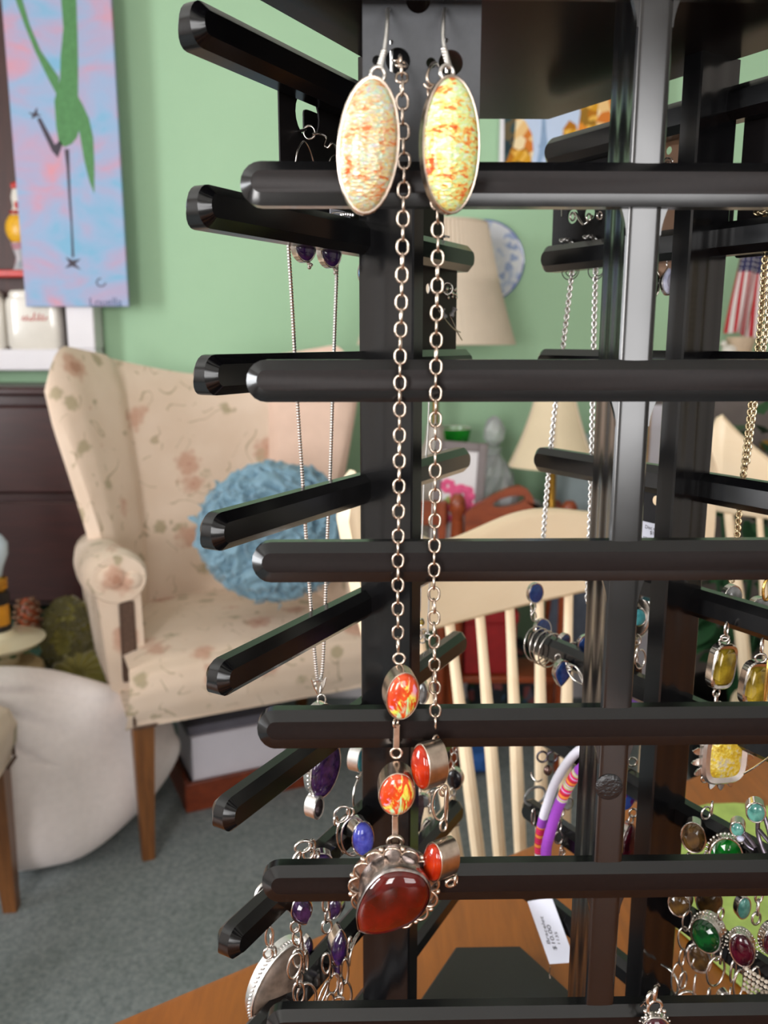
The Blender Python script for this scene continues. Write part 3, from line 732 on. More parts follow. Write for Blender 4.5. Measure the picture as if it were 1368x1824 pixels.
# ------------------------------------------------------------------ big white pillow on the floor beside the chair
def pillow():
    c = Vector((-.82, 1.985, .235))
    root_lab = 'large plump white cotton pillow leaning on the floor between the two armchairs'
    def fn(u, v):
        th = 2 * math.pi * u; z = math.cos(v * math.pi); r = math.sin(v * math.pi) ** .62
        ox = math.cos(th); oz = math.sin(th)
        p = 2.5; k = (abs(ox) ** p + abs(oz) ** p) ** (-1 / p)
        sx = ox * k * r; sz = oz * k * r
        x = .30 * sx; zz = .25 * sz
        if sz > 0: zz *= .90 - .44 * sx       # high on the left, low on the right
        else: zz *= 1 - .62 * max(0, sx) ** 1.5; x -= .05 * sz * max(0, sx)
        y = -.11 * math.copysign(abs(z) ** .75, z) * (1 - .35 * max(0, sx))
        q = Vector((x * 5, zz * 5, y * 4))
        y += .014 * noise.noise(q * 1.3) + -.034 * math.sin((x * .85 - zz * .4) * 24 + 2.2 * noise.noise(q * .8)) * max(0, sz + .25) * r
        ang = math.atan2(sz - .75, sx + .75); cr = 1 - abs(math.sin(ang * 7 + 1.2 * noise.noise(q * .7)))
        y += .022 * cr ** 3 * max(0, 1 - math.hypot(sx + .75, sz - .75) / 1.5) * (1 if z > 0 else 0)
        return Vector((x, y, zz))
    rot = Matrix.Rotation(R(30), 4, 'Z') @ Matrix.Rotation(R(-15), 4, 'X')
    g = G().grid(fn, 84, 48, Matrix.Translation(c) @ rot, cu=True)
    zmin = min(p.z for p in g.v); g.v = [p + Vector((0, 0, .004 - zmin)) for p in g.v]
    tag(obj('white_pillow', g, M['white_cotton'], None, ang=80), root_lab, 'pillow')
pillow()

# ------------------------------------------------------------------ dresser, olive cushions, oil lamp
def dresser():
    y0 = 2.63; y1 = 2.91; x0, x1 = -1.85, -.85; z0, z1 = .44, 1.115
    root = thing('dresser', 'dark mahogany dresser standing behind the floral wing armchair', 'dresser', ((x0 + x1) / 2, (y0 + y1) / 2, 0))
    obj('body', G().box(((x0 + x1) / 2, (y0 + y1) / 2 + .012, (z0 + z1) / 2), (x1 - x0, y1 - y0 - .024, z1 - z0), bev=.004), M['mahogany'], root)
    obj('dresser_top', G().box(((x0 + x1) / 2, (y0 + y1) / 2, z1 + .013), (x1 - x0 + .04, y1 - y0 + .04, .026), bev=.007), M['mahogany'], root)
    zm = .80
    for a, b in ((z0 + .02, zm - .012), (zm + .012, z1 - .03)):
        d = obj('drawer', G().box(((x0 + x1) / 2, y0 + .006, (a + b) / 2), (x1 - x0 - .06, .03, b - a), bev=.008), M['mahogany'], root)
        for x in (-1.62, -1.34):
            g = G().lathe([(.006, 0), (.006, .012), (.014, .018), (.017, .026), (.012, .033), (.0001, .035)], 14, frame(Vector((x, y0 - .008, (a + b) / 2)), (1, 0, 0), (0, 0, 1), (0, -1, 0))); obj('knob', g, M['silver'], d)
    for x in (x0 + .04, x1 - .04):
        for y in (y0 + .04, y1 - .04):
            obj('leg', G().lathe([(.018, 0), (.022, .03), (.018, .08), (.026, .3), (.03, .44)], 12, Matrix.Translation((x, y, 0)), caps=(True, True)), M['mahogany'], root)
dresser()
c = P(100, 1120, 2.5)
gb = G().box((-1.2, 2.62, .2), (.60, .16, .40), bev=.006); r_ = thing('storage_box', 'dark green lidded storage box pushed under the mahogany dresser', 'storage box', (-1.30, 2.72, 0))
obj('box_body', G().box((-1.30, 2.72, .165), (.66, .2, .33), bev=.006), M['dark_green'], r_); obj('lid', G().box((-1.30, 2.72, .365), (.69, .23, .07), bev=.008), M['dark_green'], r_)

def tufted(name, label, px, py, Y, rx, ry, zc, n, ruff, tiltdeg):
    c = P(px, py, Y); root = thing(name, label, 'cushion', c, 'olive cushions beside the armchair')
    Fm = Matrix.Translation(c) @ Matrix.Rotation(R(tiltdeg), 4, 'X')
    def fn(u, v):
        th = 2 * math.pi * u; z = math.cos(v * math.pi); r = math.sin(v * math.pi) ** .7
        fold = 1 + .05 * math.cos(n * th) * r
        dz = -.55 * math.exp(-(r / .16) ** 2) * (1 if z > 0 else 0)
        return Vector((rx * r * math.cos(th) * fold, -zc * (abs(z) ** .7 * (1 if z > 0 else -1) + dz + .12 * math.cos(n * th) * r * (1 - r) * 2 * (1 if z > 0 else 0)), ry * r * math.sin(th) * fold))
    obj('cushion_body', G().grid(fn, 96, 28, Fm, cu=True), M['olive'], root, ang=80)
    obj('button', G().ball((0, -zc * .52, 0), (.014, .009, .014), 12, 8, Fm), M['olive'], root)
    if ruff:
        g = G(); rnd = random.Random(5)
        for k in range(120):
            th = rnd.random() * 6.283; r = .35 + .65 * rnd.random(); p = Vector((rx * r * math.cos(th), -zc * (1 - r ** 3) ** .5 - .004, ry * r * math.sin(th))); L = .035
            a = Vector((math.cos(th + 1.57 + rnd.uniform(-.6, .6)), 0, math.sin(th + 1.57))); rows = []
            for i in range(7):
                q = (i / 6 - .5) * L; w_ = math.sin(i * 2.1 + k) * .006; b = p + a * q
                rows.append([b, b + Vector((w_, -.012, w_)), b + Vector((1.6 * w_, -.021, .008 + w_))])
            g.loft(rows, False, (False, False), Fm)
        obj('ruffles', g, M['olive'], root, kind='stuff', ang=80)
tufted('tufted_cushion', 'ruffled olive-green cushion, the upper of the two beside the armchair arm', 128, 1140, 2.42, .088, .125, .06, 12, True, -12)
tufted('tufted_cushion', 'smooth pleated olive-green cushion with button, below the ruffled one', 150, 1218, 2.33, .10, .095, .07, 14, False, -48)

def oil_lamp():
    ax = P(-8, 1100, 2.2); ax.z = 0; zt = lambda py: P(-8, py, 2.2).z
    zb = zt(1180)
    st = thing('low_stool', 'tan cloth-covered round stool under the oil lamp, mostly behind the white pillow', 'stool', ax)
    T = Matrix.Translation(ax)
    obj('stool_body', G().lathe([(.10, 0), (.11, .02), (.115, zb - .06), (.11, zb - .015), (.09, zb), (.0001, zb)], 28, T), M['tan'], st)
    root = thing('oil_lamp', 'brass and porcelain oil lamp with pale glass bulb at the left edge', 'oil lamp', (ax.x, ax.y, zb))
    z1, z2, z3, z4, z5, z6 = zt(1165), zt(1120), zt(1062), zt(1030), zt(955), zt(872)
    obj('dish', G().lathe([(.0001, zb), (.05, zb), (.055, z1), (.075, z1 + .008), (.118, z1 + .034), (.122, z1 + .040), (.112, z1 + .042), (.05, z1 + .055), (.036, z2), (.0001, z2)], 32, T), M['porcelain'], root)
    g = G()
    for k in range(16):
        a = k * 2 * math.pi / 16; g.ball((ax.x + .098 * math.cos(a), ax.y + .098 * math.sin(a), z1 + .019), (.010, .010, .005), 8, 5)
    obj('leaf_border', g, M['green_print'], root, label='painted green leaf border')
    obj('font', G().lathe([(.0001, z2), (.034, z2), (.036, z2 + .006), (.036, z3 - .01), (.033, z3), (.0001, z3)], 24, T), M['amber'], root, label='amber font')
    obj('font_band', G().lathe([(.0375, z3 - .02), (.039, z3 - .016), (.039, z3 + .008), (.036, z3 + .012), (.0001, z3 + .012)], 24, T), M['black_enamel'], root)
    obj('foot_band', G().lathe([(.0375, z2 - .004), (.039, z2), (.039, z2 + .01), (.037, z2 + .014)], 24, T), M['black_enamel'], root)
    b = obj('burner', G().lathe([(.030, z3 + .012), (.034, z3 + .018), (.034, z4), (.026, z4 + .006), (.0001, z4 + .006)], 24, T), M['brass'], root)
    g = G()
    for j in range(3):
        for k in range(16):
            a = (k + .5 * j) * 2 * math.pi / 16; g.ball((ax.x + .034 * math.cos(a), ax.y + .034 * math.sin(a), z3 + .024 + j * .011), .004, 6, 4)
    obj('burner_studs', g, M['brass'], b)
    obj('glass_bulb', G().lathe([(.026, z4 + .006), (.032, z4 + .03), (.046, z5 - .05), (.047, z5 - .02), (.034, z5 + .0), (.018, z5 + .012), (.012, z5 + .03)], 24, T), M['milk_glass'], root)
    obj('lift_rod', G().tube([(ax.x + .03, ax.y - .05, z4), (ax.x + .026, ax.y - .05, z5 + .04), (ax.x + .016, ax.y - .03, z6 + .02)], .0032, 8), M['brass'], root)
    obj('finial', G().lathe([(.010, z5 + .03), (.010, z6 - .03), (.02, z6 - .015), (.024, z6), (.018, z6 + .015), (.0001, z6 + .02)], 20, T), M['silver'], root)
oil_lamp()
# small pine cone lying behind the lamp's dish
c = P(50, 1100, 2.36); g = G(); pc = thing('pine_cone', 'brown pine cone beside the oil lamp', 'pine cone', c)
obj('core', G().ball(c, (.03, .03, .06), 12, 8), M['cart_wood'], pc)
for k in range(48):
    a = k * 2.4; z = -.055 + .11 * k / 47; r = .034 * math.sqrt(max(.1, 1 - (z / .065) ** 2)); p = c + Vector((r * math.cos(a), r * math.sin(a), z)); g.ball(p, (.010, .010, .006), 6, 4)
obj('scales', g, plain('brown_cone_scale', (110, 78, 56), .8, .25, 120), pc, kind='stuff')

# ------------------------------------------------------------------ white shelf box on the wall, canisters and figurines, painting
def wall_shelf():
    yb, yf = 2.945, 2.855
    xr = P(168, 590, yf).x; xi = P(119, 590, yf).x; zt0 = P(60, 622, yf).z; zb = P(60, 660, yf).z; xl = -1.9; zt = 2.5
    root = thing('wall_shelf', 'white-framed wall shelf box with dark back, behind the pink and blue painting', 'shelf', ((xl + xr) / 2, 2.87, zb))
    obj('back_board', G().box(((xl + xr) / 2, yb - .008, (zb + zt) / 2), (xr - xl, .012, zt - zb)), M['shelf_dark'], root, smooth=False)
    obj('bottom_rail', G().box(((xl + xr) / 2, (yb + yf) / 2, (zb + zt0) / 2), (xr - xl, yb - yf, zt0 - zb), bev=.004), M['white_paint'], root)
    obj('side_rail', G().box(((xi + xr) / 2, (yb + yf) / 2, (zt0 + zt) / 2), (xr - xi, yb - yf, zt - zt0), bev=.004), M['white_paint'], root)
    obj('top_rail', G().box(((xl + xi) / 2, (yb + yf) / 2, zt - .03), (xi - xl, yb - yf, .06), bev=.004), M['white_paint'], root)
    zs = P(30, 488, 2.89).z
    obj('red_shelf', G().box(((xl + xi) / 2, 2.897, zs), (xi - xl - .18, .07, .022), bev=.003), M['figure_red'], root, label='red inner shelf')
    return zt0, zs + .011
ZSH, ZSH2 = wall_shelf()
def canister(px, wpx, label):
    y = 2.897; c = P(px, 600, y); w_ = wpx * 2.85 / FPX / 2; z0 = ZSH; h = .165
    root = thing('canister', label, 'canister', (c.x, y, z0), 'white canisters in the wall shelf')
    def ring(k, z): return [(c.x + x * k, y + q * k, z) for x, q in superoval(w_, .036, 5, 32)]
    obj('canister_body', G().loft([ring(.9, z0), ring(1, z0 + .012), ring(1, z0 + h - .02), ring(.93, z0 + h), ring(.8, z0 + h)]), M['figure_white'], root, ang=50)
    obj('lid', G().loft([ring(.84, z0 + h), ring(.88, z0 + h + .01), ring(.8, z0 + h + .022), ring(.2, z0 + h + .028), ring(.1, z0 + h + .05)]), M['figure_white'], root, ang=50)
    return root, Vector((c.x, y - .0368, z0 + h * .62)), w_
def script(root, name, F, L, h, r, mat, seed):
    """a line of small script too blurred to read: joined-up loops"""
    rnd = random.Random(seed); pts = []; x = -L / 2; k = 0
    while x < L / 2:
        hh = h * rnd.uniform(.35, 1.0); pts += [F @ Vector((x, 0, 0)), F @ Vector((x + h * .32, hh, 0)), F @ Vector((x + h * .12, hh * .4, 0))]; x += h * rnd.uniform(.42, .6)
    return obj(name, G().tube(smooth_path(pts, 3), r, 5), mat, root, ang=80)
r1, p1, w1 = canister(66, 95, 'white square canister with red script lettering, below the painting')
script(r1, 'lettering', frame(p1 + Vector((.012, 0, -.01)), (1, 0, 0), (0, 0, 1), (0, -1, 0)), .085, .026, .0016, M['figure_red'], 4)
r2, p2, w2 = canister(-32, 95, 'white canister cut off by the left picture edge, in the wall shelf')
def figurine():
    y = 2.895; c = P(40, 440, y); z0 = ZSH2; sc = .085 / .1
    root = thing('figurine', 'yellow and white ceramic rooster figurine on the red shelf', 'figurine', (c.x, y, z0))
    T = Matrix.Translation((c.x, y, z0))
    obj('stand', G().lathe([(.0001, 0), (.035, 0), (.03, .01), (.022, .04), (.035, .085), (.0001, .09)], 20, T), M['pale_print'], root)
    obj('body', G().ball((0, 0, .13), (.05, .034, .055), 18, 12, T), M['figure_yellow'], root)
    obj('neck', G().lathe([(.028, .17), (.020, .20), (.024, .225), (.018, .25), (.0001, .258)], 16, T), M['figure_white'], root)
    g = G()
    for k in range(4): g.ball((-.016 + k * .011, 0, .262 + (.004 if k in (1, 2) else 0)), (.007, .005, .011), 8, 6, T)
    obj('comb', g, M['figure_red'], root, label='red comb'); g = G()
    g.ball((0, -.022, .20), (.007, .005, .012), 8, 6, T); g.ball((0, -.02, .178), (.026, .02, .006), 12, 6, T); obj('wattle', g, M['figure_red'], root, label='red wattle')
figurine()

def painting():
    Y = 2.832; bl = P(46, 546, Y); br = P(229, 549, Y); zt = 2.45; th = .018
    xc = (bl.x + br.x) / 2; w_ = br.x - bl.x; zb = bl.z
    root = thing('painting', 'unframed canvas of a long green stick-legged bird on pink and blue daubs', 'painting', (xc, Y, zb))
    obj('canvas', G().box((xc, Y + th / 2, (zb + zt) / 2), (w_, th, zt - zb), bev=.0015), M['canvas'], root)
    def stroke(name, pts, m, z=.0008):
        q = [P(x, y, Y - .0002) for x, y in pts]; o = [(p.x, p.z) for p in q]
        ar = sum(o[i][0] * o[(i + 1) % len(o)][1] - o[(i + 1) % len(o)][0] * o[i][1] for i in range(len(o)))
        if ar < 0: o = o[::-1]
        g = G().loft([[(x, Y - z, zz) for x, zz in o], [(x, Y + .001, zz) for x, zz in o]]); return obj(name, g, M[m], root, smooth=False)
    stroke('bird_body', [(109, -60), (136, -60), (136, 0), (138, 60), (139, 110), (139, 172), (147, 186), (158, 210), (166, 245), (168, 290), (168, 345), (160, 325), (150, 285), (141, 232), (137, 245), (128, 256), (115, 262), (105, 254), (100, 225), (97, 180), (107, 140), (108, 100), (113, 50), (109, 0)], 'paint_green')
    stroke('bird_neck', [(28, -60), (40, 0), (53, 45), (72, 90), (105, 138), (103, 172), (85, 138), (62, 90), (44, 45), (28, 0), (14, -60)], 'paint_green', .0012)
    stroke('leg_stroke', [(115, 266), (123, 266), (124, 300), (126, 350), (129, 400), (132, 458), (128, 458), (126, 400), (122, 350), (119, 300)], 'paint_dark')
    stroke('leg_stroke', [(66, 212), (72, 209), (98, 258), (107, 250), (111, 258), (103, 281), (92, 268)], 'paint_dark')
    stroke('foot_stroke', [(50, 200), (60, 202), (66, 191), (67, 203), (74, 205), (64, 208), (56, 212), (58, 206)], 'paint_dark')
    stroke('foot_stroke', [(117, 458), (130, 464), (144, 461), (134, 470), (145, 481), (129, 474), (116, 478), (124, 469)], 'paint_dark')
    text('signature', 'Louella', .040, frame(P(188, 539, Y - .0006), (1, 0, 0), (0, 0, 1), (0, -1, 0)), M['paint_navy'], root, .0004, sx=.92)
    g = G().tube([P(180 + 8 * math.cos(a), 503 + 7 * math.sin(a), Y - .0006) for a in [2 * math.pi * k / 16 for k in range(13)]], .0018, 6); obj('signature_loop', g, M['paint_dark'], root)
painting()

# ------------------------------------------------------------------ things under the armchair
ex = (CHM.to_3x3() @ Vector((1, 0, 0))); ey = CHM.to_3x3() @ Vector((0, -1, 0)); up = Vector((0, 0, 1))
bl = PZ(332, 1450, 0); F = frame(bl, ex, -ey, up)
r_ = thing('wooden_plinth', 'low reddish wooden tray on the carpet under the floral armchair', 'tray', bl + ex * .2 - ey * .12)
Lp, Dp, hp = .40, .24, .085
obj('front_board', G().box((Lp / 2, .009, hp / 2), (Lp, .018, hp), F, bev=.003), M['plinth_wood'], r_); obj('back_board', G().box((Lp / 2, Dp - .009, hp / 2), (Lp, .018, hp), F, bev=.003), M['plinth_wood'], r_)
for x in (.009, Lp - .009): obj('side_board', G().box((x, Dp / 2, hp / 2), (.018, Dp - .037, hp), F, bev=.003), M['plinth_wood'], r_)
obj('bottom_board', G().box((Lp / 2, Dp / 2, .008), (Lp - .04, Dp - .04, .012), F), M['plinth_wood'], r_)
bx = thing('shoe_box', 'white cardboard box with grey lid, sitting in the wooden tray under the armchair', 'box', bl + ex * .2 - ey * .12 + up * .016)
Fb = frame(bl + ex * .028 - ey * .022 + up * .0145, ex, -ey, up); Lb, Db, hb = .27, .19, .195
obj('box_body', G().box((Lb / 2, Db / 2, hb / 2), (Lb, Db, hb), Fb, bev=.002), M['box_white'], bx)
obj('lid', G().box((Lb / 2, Db / 2 + .015, hb + .012), (Lb + .014, Db, .026), Fb, bev=.002), M['box_shaded'], bx, label='lid with shade put into its grey')
script(bx, 'lettering', frame(Fb @ Vector((Lb * .58, -.0006, .042)), ex, up, ey), .11, .008, .0009, M['print_grey'], 8)
obj('round_mark', G().lathe([(.0001, .0008), (.008, .0008), (.009, 0)], 20, frame(Fb @ Vector((Lb * .87, -.0002, .125)), ex, up, ey)), M['ink'], bx)
# ------------------------------------------------------------------ cream stick-back chairs (local frame: x along the rail, +y behind the sitter's back, seat towards -y)
def windsor(root):
    # crest rail: ears, dips and a hump; curved in plan
    HW = .335
    def top(x):
        s = abs(x) / HW
        hump = .020 * (.5 + .5 * math.cos(min(1, s / .52) * math.pi))
        ear = .112 * max(0, (s - .50) / .45) ** 1.5 if s < .95 else .112
        return 1.030 + hump + min(ear, .112)
    n = 61; rings = []
    for i in range(n):
        x = -HW + 2 * HW * i / (n - 1); s = abs(x) / HW
        zt = top(x); zb = .924 + .012 * s * s
        if s > .93:
            q = (s - .93) / .07; zt = zt - .05 * q ** 2; zb = zb + .14 * q ** 1.4
        y = -.05 * s * s + .0
        def pt(z, d): return (x, y + d + .16 * (z - .92), z)
        th = .013
        rings.append([pt(zb + .006, -th), pt(zb, -th * .4), pt(zb, th * .4), pt(zb + .006, th), pt(zt - .008, th), pt(zt, th * .4), pt(zt, -th * .4), pt(zt - .008, -th)])
    obj('crest_rail', G().loft(rings), M['cream_wood'], root, ang=50)
    # seat
    out = superoval(.235, .225, 3.2, 40)
    g = G().loft([[(x * .9, y * .9 - .16, .42) for x, y in out], [(x, y - .16, .432) for x, y in out], [(x, y - .16, .448) for x, y in out], [(x * .96, y * .96 - .16, .458) for x, y in out]]); obj('seat', g, M['cream_wood'], root, ang=40)
    ns = 11
    for i in range(ns):
        q = i / (ns - 1) * 2 - 1; xt = q * .285; xb = q * .20
        yt = -.05 * (xt / HW) ** 2 + .001; yb = -.03 - .06 * q * q + .02
        outer = abs(q) > .95; r = .0085 if not outer else .013
        p0 = Vector((xb, yb - .02, .452)); p1 = Vector((xt, yt, .934)); pts = [p0 + (p1 - p0) * (k / 8) for k in range(9)]
        rr = [r * (.75 + .35 * math.sin(math.pi * min(1, k / 8 + .1))) for k in range(9)]
        obj('spindle', G().tube(pts, rr, 10), M['cream_wood'], root)
    for sx in (-1, 1):
        for sy, y0 in ((-1, -.30), (1, -.03)):
            a = Vector((sx * .155, y0, .43)); b = Vector((sx * .215, y0 + sy * .075, 0)); pts = [a + (b - a) * (k / 10) for k in range(11)]
            rr = [.014, .017, .020, .019, .015, .020, .018, .013, .018, .014, .011]
            obj('leg', G().tube(pts, rr, 12), M['cream_wood'], root)
        obj('stretcher', G().tube([(sx * .19, -.345, .17), (sx * .19, -.17, .17), (sx * .19, .005, .17)], [.009, .014, .009], 10), M['cream_wood'], root)
    obj('stretcher', G().tube([(-.19, -.17, .17), (0, -.17, .17), (.19, -.17, .17)], [.008, .013, .008], 10), M['cream_wood'], root)
wc = thing('stick_back_chair', 'cream stick-back wooden chair pushed up to the far edge of the table', 'chair', (0, 0, 0), 'cream stick-back chairs round the table')
windsor(wc)
wc2 = copy_tree(wc); wc2['label'] = 'cream stick-back chair at the right edge, only part of its rail in view'
def place2(root, loc, ang): root.location = loc; root.rotation_euler = (0, 0, R(ang))
# rail line found from its lower edge: point (.0763,1.05) direction 34.5 degrees, hump .2 along it
d_ = Vector((math.cos(R(34.5)), math.sin(R(34.5)), 0))
q_ = Vector((.0763, 1.05, 0)) + d_ * .170
place2(wc, (q_.x, q_.y, 0), 34.5)
q2 = P(1312, 800, 1.66); place2(wc2, (q2.x + .28, 1.60, 0), 162)

# ------------------------------------------------------------------ cherry-wood cart with the lamps and glass on it
CY0, CY1 = 2.38, 2.575
pl = P(815, 900, CY0); pr = P(1012, 900, CY0 + .02)
CX0, CX1 = pl.x, pr.x
ZTOP = .66
LIFT = .0012
cart = thing('tea_cart', 'red-brown cherry wood tea cart with a pierced handle board, crowded with lamps and glass', 'cart', ((CX0 + CX1) / 2, (CY0 + CY1) / 2, 0))
def turned(x, y, ztop, r=.020):
    prof = [(.012, 0), (.016, .02), (.013, .06), (r, .12), (r, ztop - .22), (r * .7, ztop - .20), (r * 1.15, ztop - .18), (r * .8, ztop - .15), (r, ztop - .13), (r * .8, ztop - .06), (r * 1.2, ztop - .045), (r * 1.1, ztop - .015), (r * .6, ztop), (.0001, ztop + .002)]
    return G().lathe(prof, 16, Matrix.Translation((x, y, 0)), caps=(True, False))
ztop = P(815, 880, CY0).z
XW = CX0 - .36      # the cart continues behind the stand's left post
for x in (CX0, CX1): obj('corner_post', turned(x, CY0, ztop - (.02 if x == CX1 else 0)), M['cart_wood'], cart)
for x in (CX0, CX1): obj('corner_post', turned(x, CY1, .80), M['cart_wood'], cart)
# handle board with an arched top and a slot
def board():
    pts_top = [(828, 912), (850, 897), (880, 880), (905, 868), (925, 864), (938, 870), (948, 884), (952, 905), (990, 915), (1008, 925)]
    top = [P(x, y, CY0) for x, y in pts_top]; zb = P(900, 965, CY0).z
    slot = [P(906 + 29 * math.cos(a) * (1 if True else 1), 892 - 8.5 * math.sin(a) - 6 * math.cos(a), CY0) for a in [2 * math.pi * k / 24 for k in range(24)]]
    # ring mesh between outer outline and slot (matched by angle)
    outer = [(p.x, p.z) for p in top] + [(top[-1].x, zb), (top[0].x, zb)]
    cx = sum(p.x for p in slot) / 24; cz = sum(p.z for p in slot) / 24
    def cast(a):
        d = (math.cos(a), math.sin(a)); best = None
        for i in range(len(outer)):
            (x1, z1), (x2, z2) = outer[i], outer[(i + 1) % len(outer)]
            den = d[0] * (z2 - z1) - d[1] * (x2 - x1)
            if abs(den) < 1e-9: continue
            t = ((x1 - cx) * (z2 - z1) - (z1 - cz) * (x2 - x1)) / den; u = ((x1 - cx) * d[1] - (z1 - cz) * d[0]) / den
            if t > 0 and -1e-6 <= u <= 1 + 1e-6 and (best is None or t < best): best = t
        return (cx + d[0] * best, cz + d[1] * best)
    angs = sorted(set([2 * math.pi * k / 60 for k in range(60)] + [math.atan2(z - cz, x - cx) % (2 * math.pi) for x, z in outer]))
    O = [cast(a) for a in angs]
    def sl(a):
        t = a; p = P(906 + 29 * math.cos(t), 892 - 8.5 * math.sin(t) - 6 * math.cos(t), CY0); return (p.x, p.z)
    I = [sl(a) for a in angs]; th = .011; y0, y1 = CY0 - th, CY0 + th
    g = G(); n = len(angs)
    g.loft([[(x, y0, z) for x, z in O], [(x, y0, z) for x, z in I], [(x, y1, z) for x, z in I], [(x, y1, z) for x, z in O], [(x, y0, z) for x, z in O]], True, (False, False))
    return obj('handle_board', g, M['cart_wood'], cart, ang=30)
board()
zb_ = P(900, 962, CY0).z
def slab(nm, z): obj(nm, G().box(((CX0 + CX1) / 2, (CY0 + CY1) / 2, z), (CX1 - CX0 - .0, CY1 - CY0 - .03, .02), bev=.004), M['cart_wood'], cart)
slab('upper_shelf', ZTOP - .01); slab('lower_shelf', .29)
# side table along the wall behind the cart
stb = thing('side_table', 'dark wooden side table against the green wall behind the tea cart', 'table', (.39, 2.76, 0))
obj('tabletop', G().box((.39, 2.765, ZTOP - .015), (.80, .33, .03), bev=.004), M['mahogany'], stb)
for x in (.02, .76):
    for y in (2.63, 2.90): obj('leg', G().box((x, y, (ZTOP - .03) / 2), (.03, .03, ZTOP - .03), bev=.004), M['mahogany'], stb)
# a matching side board running left from the corner post
sb = thing('wooden_rack', 'low red-brown slatted rack standing left of the tea cart post', 'rack', (CX0 - .085, 2.43, 0))
zr = P(780, 892, 2.42).z
obj('rail_board', G().box((CX0 - .085, 2.42, (zr + P(780, 935, 2.42).z) / 2), (.12, .018, zr - P(780, 935, 2.42).z), bev=.004), M['cart_wood'], sb)
for x in (CX0 - .13, CX0 - .042): obj('leg', G().box((x, 2.42 - .021, zr / 2), (.022, .022, zr), bev=.003), M['cart_wood'], sb)

def lamp_shade_pleated():
    Y = 2.655; ax = P(777, 600, Y); zt = P(777, 400, Y).z; zb = P(777, 612, Y).z; rt = px2m(ax, 86); rb = px2m(ax, 139)
    root = thing('table_lamp', 'tall table lamp with a pleated linen cone shade in front of the blue plate', 'lamp', (ax.x, Y, ZTOP))
    n = 160; rings = []
    for i in range(9):
        q = i / 8; r0 = rb + (rt - rb) * q + .006 * math.sin(q * math.pi) * -1
        rings.append([(ax.x + (r0 + .003 * math.cos(k * math.pi)) * math.cos(2 * math.pi * k / n), Y + (r0 + .003 * math.cos(k * math.pi)) * math.sin(2 * math.pi * k / n), zb + (zt - zb) * q) for k in range(n)])
    sh = obj('lamp_shade', G().loft(rings, True, (False, False)), M['shade_linen'], root, ang=80)
    g = G()
    for z, r in ((zb, rb), (zt, rt)):
        g = G().tube([(ax.x + r * math.cos(2 * math.pi * k / 48), Y + r * math.sin(2 * math.pi * k / 48), z) for k in range(48)], .004, 6, closed=True); obj('shade_trim', g, M['shade_linen'], sh)
    T = Matrix.Translation((ax.x, Y, ZTOP + LIFT)); hb = zb - ZTOP
    obj('lamp_base', G().lathe([(.0001, 0), (.06, 0), (.06, .015), (.04, .03), (.055, .09), (.066, .17), (.055, .26), (.03, .32), (.026, .36), (.0001, .37)], 28, T), plain('taupe_glazed_lamp_base', (168, 158, 148), .35, .05, 20), root)
    obj('stem', G().lathe([(.01, .36), (.01, hb + .12), (.0001, hb + .12)], 12, T), M['old_brass'], root)
    obj('shade_ring', G().tube([(ax.x - rt + .004, Y, zt - .004), (ax.x + rt - .004, Y, zt - .004)], .0025, 6), M['old_brass'], root)
    obj('bulb', G().ball((ax.x, Y, ZTOP + hb + .15), .03, 12, 8), M['milk_glass'], root)
lamp_shade_pleated()
def lamp_bell():
    Y = 2.49; ax = P(984, 830, Y); zt = P(984, 655, Y).z; zb = P(984, 828, Y).z; rt = px2m(ax, 26); rb = px2m(ax, 84)
    root = thing('table_lamp', 'small brass table lamp with a cream six-panel bell shade', 'lamp', (ax.x, Y, ZTOP))
    rings = []
    for i in range(11):
        q = i / 10; r = rt + (rb - rt) * (.62 * q + .38 * q ** 2.4)
        ring = []
        for k in range(36):
            a = 2 * math.pi * k / 36 + .35; s = (k % 6) / 6; sc = 1 - .07 * math.sin(s * math.pi)
            ring.append((ax.x + r * sc * math.cos(a), Y + r * sc * math.sin(a), zt + (zb - zt) * q))
        rings.append(ring)
    sh = obj('lamp_shade', G().loft(rings, True, (False, False)), M['shade_cream'], root, ang=80)
    g = G()
    for j in range(6):
        a = 2 * math.pi * j / 6 + .35; pts = []
        for i in range(11):
            q = i / 10; r = rt + (rb - rt) * (.62 * q + .38 * q ** 2.4); pts.append((ax.x + (r + .0006) * math.cos(a), Y + (r + .0006) * math.sin(a), zt + (zb - zt) * q))
        obj('panel_seam', G().tube(pts, .0024, 6), M['shade_linen'], sh)
    T = Matrix.Translation((ax.x, Y, ZTOP + LIFT)); hb = zb - ZTOP
    obj('lamp_base', G().lathe([(.0001, 0), (.055, 0), (.055, .01), (.02, .02), (.014, .05), (.022, .07), (.014, .09), (.012, hb * .9), (.018, hb), (.006, hb + .02), (.006, hb + .10), (.0001, hb + .10)], 20, T), M['brass'], root)
    obj('shade_ring', G().tube([(ax.x - rt, Y, zt), (ax.x + rt, Y, zt)], .002, 6), M['old_brass'], root)
lamp_bell()

